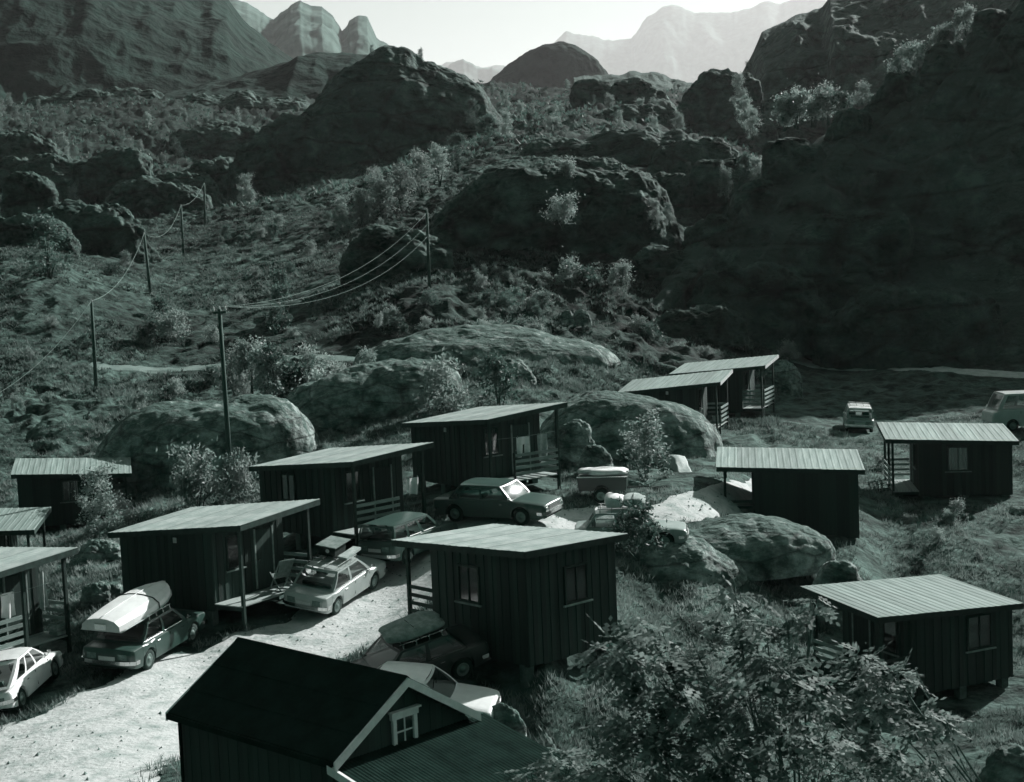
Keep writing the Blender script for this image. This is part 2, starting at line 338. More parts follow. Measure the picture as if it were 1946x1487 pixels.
# dirt road: centre line over the ground
def roadline(pxs): return [tuple(atz(a, b, c)) for a, b, c in pxs]
ROAD = roadline([(-260,1640,-2.1),(20,1470,-2.0),(210,1385,-1.85),(430,1265,-1.65),(640,1195,-1.42),(770,1120,-1.05),(850,1040,-.2),(960,1005,.25),(1130,985,.25),(1290,968,.15),(1400,938,0),(1520,880,-.3)])
HW = [3.6,3.4,2.9,2.3,1.9,1.9,2.0,1.9,1.3,.85,.8,.8]
ROADS.append((ROAD, HW))
TRACK = [tuple(at(a, b, c)) for a, b, c in [(160,712,112),(230,708,112),(330,703,112),(520,693,110),(750,690,106),(830,684,107)]]
ROADS.append((TRACK, [.75]*6))
FAR_ROAD = [tuple(atz(a, b, c)) for a, b, c in [(1470,676,1.0),(1560,688,.55),(1700,697,.2),(1860,707,-.1),(2050,720,-.45)]]
ROADS.append((FAR_ROAD, [3.0]*5))

# ------------------------------------------------------------------ where the cabins stand (roof centre, heading, roof tilts, porch side)
K_ = .95
def _c(x, y, z, k=K_): return (x*k, y*k, 10-(10-z)*k)
CABINS = [
 dict(id='a', o=_c(-23.81,83.0,-.26,.87), th=14.2, sa=-3.8, sb=4.9, side=1, k=.915, label='cabin at the far left with a ribbed roof, curtained window and small tree in front'),
 dict(id='b', o=_c(-10.55,53.5,1.42), th=-31.9, sa=5.5, sb=3.0, side=1, label='dark cabin behind the boat-topped car, wooden porch deck beside the silver saloon'),
 dict(id='c', o=_c(-6.76,59.73,2.60), th=-42.7, sa=5.1, sb=3.0, side=1, label='dark cabin with a front window and white towel, between two like cabins'),
 dict(id='d', o=_c(-1.26,65.09,3.44), th=-52.0, sa=4.7, sb=4.2, side=1, label='dark cabin with laundry on its porch, behind the car with the glinting windscreen'),
 dict(id='e', o=_c(-.34,46.71,1.47), th=-47.8, sa=2.9, sb=-1.7, side=-1, label='large dark cabin in the middle with a wide pale roof, dark car before it'),
 dict(id='f', o=_c(13.27,52.02,-2.10), th=24.9, sa=-3.4, sb=3.7, side=-1, label='dark cabin with a pale flat roof behind the leafy tree, lowest at the right'),
 dict(id='g', o=_c(11.72,66.08,.82), th=-8.4, sa=-2.5, sb=4.2, side=-1, label='windowless dark cabin standing behind the smooth rock, ribbed pale roof'),
 dict(id='h', o=_c(20.84,74.46,.62), th=-7.8, sa=-2.4, sb=4.7, side=-1, label='cabin at the right edge with a window sill and slatted porch rails'),
 dict(id='i', o=_c(9.62,90.92,2.23), th=-17.9, sa=4.8, sb=5.1, side=1, label='nearer of the two overlapping cabins behind the rounded rock slab'),
 dict(id='j', o=_c(13.39,97.30,2.59), th=-21.1, sa=4.2, sb=4.8, side=1, label='farther of the two overlapping cabins, pale porch rails turned to the sun'),
]
_p = at(150, 1047, 44.5)
def _edge(px, py, Y, th, dx, dy):      # a cabin known by its front right or back right roof corner
    c, s = math.cos(R_(th)), math.sin(R_(th)); p = at(px, py, Y); return (p.x-c*dx+s*dy, p.y-s*dx-c*dy, p.z-.12)
CABINS.append(dict(id='k', o=_edge(149,1048,47.5,-30,2.9,2.0), th=-30, sa=3.0, sb=2.6, side=1, label='cabin cut by the left edge, towels hanging under its porch roof'))
CABINS.append(dict(id='l', o=_edge(81,975,62,6,2.7,0), th=6, sa=-2, sb=5, side=1, k=.93, label='cabin roof end at the left edge with a ladder of porch rails below'))
for c in CABINS:
    FLAT.append((c['o'][0], c['o'][1], 3.3))
HOUSE = (-3.92, 29.0, 2.53, -43.7)
FLAT.append((HOUSE[0], HOUSE[1], 5))
for _q in [(-2.8,41.0),(-2.4,38.2),(4.2,54.8),(-11.4,46.3),(-6.1,51),(-14.5,43.6),(-4,54.5),(-.6,60),(19.8,89.0),(28,85)]: FLAT.append((_q[0], _q[1], 1.6))

# ------------------------------------------------------------------ terrain mesh
ys = np.concatenate([np.geomspace(4, 34, 90)[:-1], np.geomspace(34, 88, 300)[:-1], np.geomspace(88, 230, 470)[:-1], np.geomspace(230, 700, 190)[:-1], np.geomspace(700, 16000, 26)])
us = np.linspace(-.56, .56, 560)
X = us[None,:]*(ys[:,None]+14); Y = np.repeat(ys[:,None], len(us), 1)
Z = ground(X, Y)
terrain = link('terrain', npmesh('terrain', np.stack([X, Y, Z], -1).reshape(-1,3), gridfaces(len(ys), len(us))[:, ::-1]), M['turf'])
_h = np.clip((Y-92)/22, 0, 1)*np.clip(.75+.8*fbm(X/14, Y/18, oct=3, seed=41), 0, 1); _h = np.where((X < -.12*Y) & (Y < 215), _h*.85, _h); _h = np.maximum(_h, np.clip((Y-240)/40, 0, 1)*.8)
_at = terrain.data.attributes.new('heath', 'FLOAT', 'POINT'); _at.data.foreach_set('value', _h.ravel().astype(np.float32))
tag(terrain, 'grassy hummocky ground of the hillside and camp', kind='structure')

def strip(name, pts, hw, m, label, lift=.05, nt=36, step=.35, seed=1):
    P = np.array(pts)[:, :2]; seg = np.r_[0, np.cumsum(np.hypot(*np.diff(P, axis=0).T))]
    s = np.arange(0, seg[-1], step); 
    def cr(v):
        k = np.interp(s, seg, v)
        ker = np.hanning(max(3, int(6/step)|1)); ker /= ker.sum(); pad = len(ker)//2
        return np.convolve(np.pad(k, pad, mode='edge'), ker, 'valid')
    cx, cyy, h = cr(P[:,0]), cr(P[:,1]), cr(np.array(hw))
    tx, ty = np.gradient(cx), np.gradient(cyy); l = np.hypot(tx, ty); nx, ny = ty/l, -tx/l
    t = np.linspace(-1, 1, nt)
    XX = cx[:,None]+nx[:,None]*h[:,None]*t*1.25; YY = cyy[:,None]+ny[:,None]*h[:,None]*t*1.25
    ed = 1-np.abs(t)[None]**3*1.0 + .35*fbm(XX/1.1, YY/1.4, oct=3, seed=seed) - .25
    ZZ = ground(XX, YY) + np.clip(ed*.14, -.10, lift) + .016*fbm(XX/.45, YY/.45, oct=3, seed=seed+4)
    off_ = np.abs(h[:,None]*t*1.25 + .35*fbm(cx/5, cyy/5, oct=2, seed=seed+8)[:,None]); ZZ -= .026*np.exp(-((off_-.75)/.22)**2)
    o = link(name, npmesh(name, np.stack([XX, YY, ZZ], -1).reshape(-1,3), gridfaces(len(s), nt)), m)
    tag(o, label, kind='structure'); return o
strip('dirt_road', ROAD, HW, M['dirt'], 'pale dirt road winding up between the cabins')
def stones(name, pts, hw, n, label):
    r = np.random.RandomState(9); P = np.array(pts)[:, :2]; V = []; Fq = []; T_ = np.array([(1,0,-.3),(-.5,.87,-.3),(-.5,-.87,-.3),(0,0,.8)])
    k = r.randint(0, len(P)-1, n); t = r.uniform(size=n); c = P[k]+(P[k+1]-P[k])*t[:,None]; d = P[k+1]-P[k]; nn = np.stack([d[:,1], -d[:,0]], -1)/np.hypot(d[:,0], d[:,1])[:,None]
    hw = np.array(hw); c = c+nn*((hw[k]+(hw[k+1]-hw[k])*t)*np.clip(r.normal(0, .75, n), -1.3, 1.3))[:,None]; z = ground(c[:,0], c[:,1])+.05
    sz = .025+.05*r.uniform(size=n)**3
    for i in range(n):
        a = r.uniform(0, 6.28); R3 = np.array([[math.cos(a),-math.sin(a),0],[math.sin(a),math.cos(a),0],[0,0,1]]); V.append((T_*r.uniform(.6,1.4,(4,3)))@R3.T*sz[i]+[c[i,0], c[i,1], z[i]]); b = 4*i; Fq += [(b,b+1,b+3),(b+1,b+2,b+3),(b+2,b,b+3)]
    tag(link(name, npmesh(name, np.concatenate(V), np.array(Fq), False), M['track']), label, kind='stuff')
stones('gravel', ROAD, HW, 700, 'loose stones strewn over the dirt road')
strip('footpath', TRACK, [.75]*6, M['track'], 'pale gravel path crossing the hillside', seed=9)
strip('gravel_road', FAR_ROAD, [1.7]*5, M['dirt'], 'far gravel road at the foot of the dark mountain', lift=.16, seed=12)

# ------------------------------------------------------------------ rocks and hills
def dome(name, l, r, top, Y, m, depth=.8, e=(.62,.62), amp=.10, freq=1.0, seed=0, res=(190,96), lean=0.0, sink=.8, rot=0.0, zb=None, label=None, cat=None, group=None, kind=None, strata=.22, back=1.0):
    """rounded outcrop seen between pixel columns l and r with its top at pixel top, standing at distance Y"""
    pl = at(l, top[1], Y); pr = at(r, top[1], Y); pt = at(top[0], top[1], Y)
    cx = (pl.x+pr.x)/2; rx = (pr.x-pl.x)/2; ry = rx*depth; cyy = Y+ry*.25
    zb = bz(cx, cyy-ry*.5) if zb is None else zb
    zb -= sink; h = pt.z-zb
    n, k = res; az = np.linspace(0, 2*np.pi, n, endpoint=False)[:,None]; ph = np.linspace(0, np.pi/2, k)[None,:]
    sg = lambda v, p: np.sign(v)*np.abs(v)**p
    hx = sg(np.cos(az), .85)*np.cos(ph)**e[0]; hy = sg(np.sin(az), .85)*np.cos(ph)**e[0]; hz = np.sin(ph)**(1/e[1])*np.ones_like(az)
    hz = np.sin(ph)**.9*np.ones_like(az)
    hx = hx + (pt.x-cx)/max(rx, .1)*.9*hz**1.5*(1-0*hx)      # apex shifted towards the highest point seen
    S = (rx+ry+h)/3
    x = hx*rx; y = hy*ry*np.where(hy > 0, back, 1); z = hz*h
    c, s = math.cos(rot), math.sin(rot); x, y = x*c-y*s, x*s+y*c
    fx, fy, fz = (cx+x)*freq/S, (cyy+y)*freq/S, z*freq/S
    d = fbm(fx*1.3+seed, fy*1.3, fz*1.3, 4, seed)*amp*S
    dp = z*.9 + x*.45 - y*.2                                   # dipping joints
    d2 = (np.abs(((dp*3.2/S + .8*fbm(fx*1.5, fy*1.5, fz*1.5, 3, seed+50)) % 1)-.5)*2)**4*amp*strata*S
    d3 = (fbm(fx*6, fy*6, fz*6, 3, seed+70)*.20 + (ridged(fx*13, fy*13, fz*13, 2, seed+90)-.5)*.06)*amp*S
    nx_, ny_, nz_ = hx/np.maximum(rx,.01), hy/np.maximum(ry,.01), hz/np.maximum(h,.01); ln = np.sqrt(nx_**2+ny_**2+nz_**2)+1e-9
    D = d-d2+d3
    x = x+nx_/ln*D; y = y+ny_/ln*D; z = z+nz_/ln*D
    V = np.stack([cx+x, cyy+y, zb+z], -1).reshape(-1,3)
    o = link(name, npmesh(name, V, gridfaces(n, k, True)), m)
    tag(o, label, cat, group, kind); return o
RK = dict(cat='rock', m=M['rock_near'])
dome('rock_outcrop', 135, 585, (425,762), 77, depth=.7, amp=.085, seed=1, e=(.85,.6), label='broad dark outcrop with a pale top behind the tall pole', **RK)
dome('rock_outcrop', 480, 850, (765,692), 83, depth=.6, amp=.085, seed=2, e=(.72,.6), label='tall dark dome of rock behind the middle cabins', **RK)
dome('rock_outcrop', 1010, 1385, (1165,746), 71, depth=.7, amp=.06, seed=3, e=(.9,.6), label='whale-backed rock slab sloping down to the right beside the trailer', **RK)
dome('rock_outcrop', 1150, 1585, (1420,998), 56, depth=.62, amp=.065, seed=4, e=(.78,.6), label='pale smooth rock in front of the windowless cabin', **RK)
dome('rock_outcrop', 660, 1180, (860,628), 100, depth=.5, amp=.06, seed=5, e=(.95,.6), label='long low pale whaleback rock on the hillside', **RK)
dome('rock_outcrop', 1445, 1530, (1490,690), 100, depth=.8, amp=.12, seed=6, label='small rounded rock beside the farther overlapping cabin', **RK)
dome('boulder', 1062, 1093, (1075,592), 113, depth=.8, amp=.14, seed=7, sink=.3, label='squarish boulder on the hillside, darker of the pair', **RK)
dome('boulder', 1086, 1124, (1104,589), 113.4, depth=.8, amp=.10, seed=8, sink=.3, label='egg-shaped boulder on the hillside, paler of the pair', **RK)
dome('boulder', 1060, 1140, (1085,803), 66, depth=.7, amp=.15, seed=9, sink=.4, label='tilted slab of rock beside the porch with laundry', **RK)
dome('boulder', 1098, 1170, (1130,848), 64, depth=.7, amp=.10, seed=10, sink=.4, label='low round boulder behind the loaded trailer', **RK)
dome('boulder', 1540, 1660, (1590,1068), 53, depth=.7, amp=.12, seed=12, sink=.5, e=(.9,.6), label='flat slab rock just above the lowest right cabin roof', **RK)
dome('boulder', 905, 1010, (950,1338), 38.5, depth=.6, amp=.12, seed=13, sink=.5, e=(.9,.6), label='low rock behind the gable of the house', **RK)
dome('boulder', 1120, 1260, (1195,1185), 45, depth=.6, amp=.12, seed=14, sink=.5, label='grassy hump of rock at the corner of the middle cabin', **RK)
dome('boulder', 1850, 1990, (1920,1425), 38, depth=.7, amp=.12, seed=15, sink=.5, e=(.9,.6), label='pale rock in the bottom right corner', **RK)
dome('boulder', 960, 1130, (1040,1425), 36, depth=.6, amp=.12, seed=16, sink=.6, e=(.9,.6), label='layered low rock beside the annex roof', **RK)
dome('rock_outcrop', 130, 240, (190,1030), 58, depth=.8, amp=.16, seed=17, sink=.5, label='tussocky rock mound between the two left cabins', **RK)
dome('boulder', 150, 235, (185,1105), 52, depth=.8, amp=.16, seed=18, sink=.4, label='small mossy mound beside the towel-hung porch', **RK)
dome('boulder', 1915, 1990, (1950,965), 66, depth=.8, amp=.08, seed=19, sink=.4, label='pale round stone at the right edge beside the cabin', **RK)
dome('boulder', 420, 560, (480,750), 86, depth=.6, amp=.14, seed=31, sink=.5, label='small sunlit rock hump below the leafy thicket', **RK)
dome('boulder', 890, 1010, (950,688), 90, depth=.7, amp=.14, seed=32, sink=.5, label='dark hump of rock right of the leafy bush', **RK)
dome('rock_outcrop', 1150, 1420, (1270,1030), 54, depth=.7, amp=.09, seed=33, e=(1.0,.6), label='grassy shoulder of rock right of the middle cabin', **RK)
# a bright bare tongue of rock on the right flank of the whaleback
P = []
for i in range(25):
    t = i/24; row = []
    for j in range(13):
        u = j/12; a = at(1258+t*60, 836+t*84, 67.6-t*5.2).lerp(at(1294+t*58, 844+t*66, 67.9-t*5.2), u); ed = max(abs(u-.5)*2, abs(t-.5)*2)
        nz_ = float(fbm(np.array([a.x*1.1]), np.array([a.y*.6]), None, 3, 88)[0]); row.append(a+Vector((.12*nz_, 0, .10*nz_-.35-1.3*max(0, ed-.72)**1.3*3)))
    P.append(row)
sl = MB().grid(P[::-1]); rim = [P[i][0] for i in range(25)]+P[24][1:]+[P[i][12] for i in range(23,-1,-1)]+P[0][1:-1][::-1]
sl.grid([[p, Vector((p.x+.1, p.y+.6, p.z-2.2))] for p in rim+rim[:1]])
tag(sl.build('rock_slab', M['slab'], smooth=True), 'bright bare slab on the right flank of the whale-backed rock', 'rock')

HL = dict(m=M['hill'], cat='hill', kind='structure')
dome('rock_knob', 800, 1300, (1060,328), 140, depth=.45, amp=.09, seed=20, e=(.5,.5), res=(260,120), freq=1.6, label='broad dark cliff knob above the hummocky slope, left of the mountain', **HL)
dome('rock_knob', 640, 860, (745,432), 130, depth=.5, amp=.12, seed=21, res=(150,80), freq=1.5, label='dark low knob left of the pole in mid slope', **HL)
dome('rock_knob', 980, 1340, (1150,256), 215, depth=.45, amp=.10, seed=22, e=(.45,.5), res=(200,100), freq=1.6, label='long rounded dark knob between the dome hill and the mountain', **HL)
dome('rock_knob', 1230, 1440, (1310,262), 200, depth=.5, amp=.10, seed=23, e=(.5,.5), res=(150,80), freq=1.5, label='dark round knob under the ledge birches', **HL)
dome('hill', 475, 1000, (765,94), 268, depth=.5, amp=.065, seed=24, e=(1.2,.5), res=(320,160), freq=1.7, zb=15, label='tall dark dome hill in the centre', **HL)
dome('hill', 400, 800, (600,215), 262, depth=.5, amp=.12, seed=25, e=(.9,.5), res=(220,110), freq=1.7, zb=14, label='dark lower shoulder of the dome hill on its left', **HL)
dome('rock_knob', 1078, 1182, (1125,152), 335, depth=.7, amp=.10, seed=26, e=(.45,.5), res=(110,60), freq=1.4, zb=30, label='left of two dark round knobs in the pass', **HL)
dome('rock_knob', 1150, 1300, (1205,154), 325, depth=.7, amp=.12, seed=27, e=(.6,.5), res=(110,60), freq=1.4, zb=28, label='right of two dark round knobs in the pass', **HL)
dome('rock_knob', 1283, 1475, (1372,136), 300, depth=.6, amp=.12, seed=28, e=(.55,.5), res=(150,80), freq=1.6, zb=25, label='round-topped dark rock with birches, beneath the square cliff', **HL)
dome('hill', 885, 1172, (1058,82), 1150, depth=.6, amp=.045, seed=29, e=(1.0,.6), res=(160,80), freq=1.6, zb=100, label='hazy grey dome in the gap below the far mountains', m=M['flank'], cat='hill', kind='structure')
for i, (l, r, t, Y, lb) in enumerate([(0,120,(40,330),190,'dark round rock at the far left edge above the lone tree'),(60,290,(160,385),175,'long layered rock ledge above the lone tree'),
        (130,300,(215,285),250,'round dark hump on the left slope'),(-60,110,(20,250),300,'dark hump at the left edge below the big mountain'),(280,420,(350,330),250,'dark hump between the thickets on the left'),
        (330,480,(400,300),270,'bushy hump left of the dome hill')]):
    dome('rock_knob', l, r, t, Y, depth=.6, amp=.15, seed=40+i, e=(.6,.5), res=(130,60), freq=1.5, label=lb, **HL)

CR_ = [(1185,1340,(1255,472),130,'lowest crag on the left toe of the dark mountain'),(1285,1425,(1350,408),134,'crag beside the cliff knob on the mountain edge'),(1375,1505,(1440,340),137,'crag beneath the ledge birches on the mountain edge'),
 (1435,1610,(1500,258),140,'rounded crag below the notch bushes'),(1535,1710,(1615,203),143,'crag right of the notch bushes'),(1630,1800,(1710,136),146,'crag under the leftmost high crest bushes'),(1735,1900,(1815,86),148,'crag under the topmost crest bushes'),(1830,2010,(1905,18),150,'highest crag in the top right corner'),
 (1460,1790,(1600,400),131,'broad dark buttress in the middle of the mountain face'),(1640,1990,(1810,290),138,'broad dark buttress high on the right of the mountain face'),(1290,1580,(1430,505),124,'dark buttress low on the left of the mountain face'),(1540,1930,(1730,545),121,'dark buttress low on the right of the mountain face'),(1230,1420,(1320,585),117,'dark foot of the mountain behind the overlapping cabins'),
 (960,1120,(1040,232),262,'dark hump at the right foot of the dome hill'),(1110,1290,(1200,205),290,'dark hump under the two round knobs'),(1040,1200,(1120,300),196,'dark shelf rock below the long rounded knob'),(1290,1480,(1380,300),178,'dark shelf rock below the round-topped rock'),(880,1010,(940,215),285,'small hump right of the dome hill crown'),(1180,1330,(1265,330),178,'dark round rock above the small cliff birches'),
 (40,330,(160,172),430,'long dark rock ridge on the left skyline'),(270,590,(430,182),425,'long dark rock ridge left of the dome hill crown'),(30,260,(140,232),370,'second dark rock ridge low on the left'),(300,520,(410,236),345,'second dark rock ridge left of the dome hill'),(-20,180,(70,300),265,'dark whaleback at the left edge above the meadow'),(180,400,(290,345),235,'dark whaleback above the farthest pole'),(-40,140,(40,410),165,'dark rock beside the lone meadow tree')]
for i, (l, r, t_, Y_, lb) in enumerate(CR_):
    dome('crag', l, r, t_, Y_, depth=.55, amp=.11, seed=200+i, e=(.62,.5), res=(170,84), freq=1.7, label=lb, **HL)
def ridge(name, crest, m, label, front, zf, back=None, zb=None, ns=220, ntf=90, ntb=30, amp=1.0, wl=30.0, camp=0.0, cwl=10.0, seed=0, shape=.8, kind='structure', cat=None, frontpts=None, lip=0.0):
    """a mountain under a skyline of (pixel x, pixel y, distance), its foot in front and behind"""
    C_ = np.array([tuple(at(*c)) for c in crest]); seg = np.r_[0, np.cumsum(np.hypot(np.diff(C_[:,0]), np.diff(C_[:,2])))]
    s = np.linspace(0, seg[-1], ns); c = np.stack([np.interp(s, seg, C_[:,k]) for k in range(3)], -1)
    c[:,2] += camp*fbm(s/cwl, s*0+seed, oct=4, seed=seed)
    if frontpts is not None:
        Fp = np.array(frontpts); f = np.stack([np.interp(s, np.linspace(0, seg[-1], len(Fp)), Fp[:,k]) for k in range(3)], -1)
    else:
        f = c.copy(); f[:,1] -= front; f[:,0] *= (c[:,1]-front)/c[:,1]; f[:,2] = zf
    b = c.copy(); b[:,1] += (back or front); b[:,2] = np.minimum(zf if zb is None else zb, c[:,2]*.5)
    tf = np.linspace(0, 1, ntf)[None,:,None]; tb = np.linspace(0, 1, ntb)[None,1:,None]
    A = f[:,None]+(c-f)[:,None]*tf; A[:,:,2] = f[:,None,2]+(c-f)[:,None,2]*np.linspace(0,1,ntf)[None]**shape
    B = c[:,None]+(b-c)[:,None]*tb
    G = np.concatenate([A, B], 1); t = np.r_[np.linspace(0,1,ntf), np.linspace(1,0,ntb)[1:]][None,:]
    k = np.clip((1-t)*5, lip, 1)*np.clip(t*6+.1, 0, 1)
    x, y, z = G[...,0], G[...,1], G[...,2]
    n = fbm(x/wl, y/wl*.7, z/wl, 5, seed); rd = ridged(x/wl*1.3, y/wl*.4, z/wl*.9, 4, seed+30)
    G[...,2] += amp*(.6*n+.35*rd)*k; G[...,1] -= amp*(.8*rd+.5*n)*k
    o = link(name, npmesh(name, G.reshape(-1,3), gridfaces(ns, G.shape[1])), m); tag(o, label, cat, kind=kind); return o
# near dark mountain on the right
ft = [tuple(atz(*q)) for q in [(1175,560,6.0),(1215,600,5.0),(1260,640,3.2),(1340,664,2.2),(1480,672,1.2),(1600,680,.7),(1750,688,.4),(1900,698,0),(2100,712,-.5),(2400,730,-1),(2700,750,-1.5)]]
ft = [(x, y+1.0, z-1.0) for x, y, z in ft]
ridge('mountain', [(1180,545,129),(1215,535,130),(1290,480,133),(1390,428,137),(1462,365,140),(1478,300,143),(1540,270,146),(1600,238,147),(1670,185,148),(1720,158,149),(1800,122,150),(1860,78,151),(1920,25,152),(2020,-90,154),(2150,-240,158),(2400,-450,165),(2700,-500,175)],
      M['hill'], 'steep dark mountainside in shadow filling the right', 0, 0, back=90, zb=20, ns=420, ntf=200, amp=1.0, wl=8, camp=.7, cwl=4, seed=61, shape=1.0, frontpts=ft, lip=.15)
ridge('cliff', [(1425,150,388),(1432,95,386),(1447,62,384),(1475,42,382),(1510,25,380),(1562,22,379),(1575,5,370),(1700,-20,360),(1850,-60,350),(2000,-140,340),(2200,-220,330)],
      M['hill'], 'square-shouldered cliff behind the dark mountain', 60, 30, back=120, zb=30, ns=240, ntf=120, amp=3.2, wl=16, camp=1.0, cwl=9, seed=62, shape=.45, lip=.1)
ridge('mountain', [(-500,-500,640),(-100,-260,650),(200,-120,655),(330,-60,660),(430,-5,665),(470,40,668),(510,85,672),(560,112,680),(620,135,690),(680,160,700),(760,190,720),(860,215,740)],
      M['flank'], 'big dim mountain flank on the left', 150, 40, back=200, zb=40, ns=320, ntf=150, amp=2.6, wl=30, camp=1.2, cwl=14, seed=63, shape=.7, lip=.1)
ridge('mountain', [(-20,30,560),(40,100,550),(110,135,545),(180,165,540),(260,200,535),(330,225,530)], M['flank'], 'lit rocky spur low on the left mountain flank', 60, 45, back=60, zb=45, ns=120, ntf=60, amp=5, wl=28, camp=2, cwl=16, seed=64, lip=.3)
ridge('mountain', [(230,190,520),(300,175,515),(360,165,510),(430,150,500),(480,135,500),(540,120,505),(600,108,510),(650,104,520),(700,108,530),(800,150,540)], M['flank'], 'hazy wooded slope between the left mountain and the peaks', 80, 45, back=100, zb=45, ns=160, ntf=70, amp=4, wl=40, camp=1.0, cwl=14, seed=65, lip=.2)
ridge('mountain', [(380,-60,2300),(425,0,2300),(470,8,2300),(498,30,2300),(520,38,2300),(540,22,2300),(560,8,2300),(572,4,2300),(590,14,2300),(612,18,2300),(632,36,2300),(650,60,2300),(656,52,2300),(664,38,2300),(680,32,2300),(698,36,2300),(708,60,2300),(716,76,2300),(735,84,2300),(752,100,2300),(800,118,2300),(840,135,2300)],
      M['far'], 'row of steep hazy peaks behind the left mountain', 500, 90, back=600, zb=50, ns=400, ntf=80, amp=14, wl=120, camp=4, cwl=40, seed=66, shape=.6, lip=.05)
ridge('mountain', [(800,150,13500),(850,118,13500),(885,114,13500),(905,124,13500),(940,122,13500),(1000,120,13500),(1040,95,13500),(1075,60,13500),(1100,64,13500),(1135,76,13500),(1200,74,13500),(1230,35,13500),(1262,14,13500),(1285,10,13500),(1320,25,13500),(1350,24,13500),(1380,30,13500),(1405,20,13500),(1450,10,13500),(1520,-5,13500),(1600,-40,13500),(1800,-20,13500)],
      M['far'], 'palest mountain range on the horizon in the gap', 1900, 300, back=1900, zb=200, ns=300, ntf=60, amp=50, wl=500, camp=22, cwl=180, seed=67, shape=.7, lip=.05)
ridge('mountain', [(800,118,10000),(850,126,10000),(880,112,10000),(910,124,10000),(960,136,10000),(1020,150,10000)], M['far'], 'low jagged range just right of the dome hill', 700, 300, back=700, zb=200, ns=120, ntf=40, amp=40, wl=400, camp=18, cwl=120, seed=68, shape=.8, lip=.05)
ridge('hill', [(1090,145,600),(1140,140,600),(1190,138,600),(1240,143,600),(1290,152,600),(1340,165,600)], M['hill'], 'low bushy ridge under the far mountains', 80, 60, back=80, zb=60, ns=120, ntf=40, amp=2, wl=20, camp=1.0, cwl=8, seed=69, lip=.2)

# ------------------------------------------------------------------ cabins
UNIT = MB().box(-.5,.5,-.5,.5,0,1).mesh('plank'); UNIT.materials.append(M['stain'])
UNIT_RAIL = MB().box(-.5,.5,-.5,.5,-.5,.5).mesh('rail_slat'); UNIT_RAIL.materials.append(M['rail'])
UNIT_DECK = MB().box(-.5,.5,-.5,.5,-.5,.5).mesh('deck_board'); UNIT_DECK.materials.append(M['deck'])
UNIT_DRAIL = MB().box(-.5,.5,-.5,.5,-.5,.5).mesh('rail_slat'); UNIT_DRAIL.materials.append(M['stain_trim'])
def sheet_mesh(wd, ln, m):
    """one ribbed roof sheet, ribs running along local y"""
    b = MB(); n = 3; xs = []
    for i in range(n):
        x0 = -wd/2+wd*i/n; q = wd/n
        xs += [(x0, 0), (x0+q*.62, 0), (x0+q*.70, .010), (x0+q*.90, .010), (x0+q*.98, 0)]
    xs.append((wd/2, 0)); P = [[(x, -ln/2, z), (x, ln/2, z)] for x, z in xs]; Q = [[(x, -ln/2, z-.012), (x, ln/2, z-.012)] for x, z in xs]
    b.grid(P); b.grid(Q[::-1])
    for e in (0, 1):
        for i in range(len(P)-1):
            q = [P[i][e], P[i+1][e], Q[i+1][e], Q[i][e]]; b.add(q if e else q[::-1], [(3,2,1,0)])
    me = b.mesh('roof_sheet'); me.materials.append(m); return me
SHEETS = {}
def window(parent, c, wd, ht, normal, curtain=True, bars=1, sill=True):
    """window on a wall: c centre in local space, normal along +-x or +-y"""
    e = bpy.data.objects.new('window', None); COL.objects.link(e); e.parent = parent; e.location = c
    e.rotation_euler = (0, 0, {'-y': 0, '+x': math.pi/2, '+y': math.pi, '-x': -math.pi/2}[normal]); e.empty_display_size = .1
    f = MB(); t = .06
    f.box(-wd/2-t, -wd/2, -.05, .03, -ht/2-t, ht/2+t).box(wd/2, wd/2+t, -.05, .03, -ht/2-t, ht/2+t).box(-wd/2, wd/2, -.05, .03, ht/2, ht/2+t).box(-wd/2, wd/2, -.05, .03, -ht/2-t, -ht/2)
    for i in range(bars): x = -wd/2+wd*(i+1)/(bars+1); f.box(x-.018, x+.018, -.045, .02, -ht/2, ht/2)
    f.build('frame', M['stain_trim'], e)
    n = bars+1
    for i in range(n):
        x0 = -wd/2+wd*i/n+.02; x1 = -wd/2+wd*(i+1)/n-.02; MB().box(x0, x1, -.012, -.004, -ht/2+.004, ht/2-.004).build('pane', M['glass'], e)
    if curtain:
        cb = MB(); k = 22; P = [[(-wd/2+wd*i/k, .015+.012*math.sin(i*2.1), z) for z in (-ht/2, ht/2)] for i in range(k+1)]
        cb.grid(P); cb.build('curtain', M['curtain'], e)
    if sill: MB().box(-wd/2-.16, wd/2+.16, -.11, -.05, -ht/2-t-.045, -ht/2-t).build('sill', M['rail'], e)
    return e
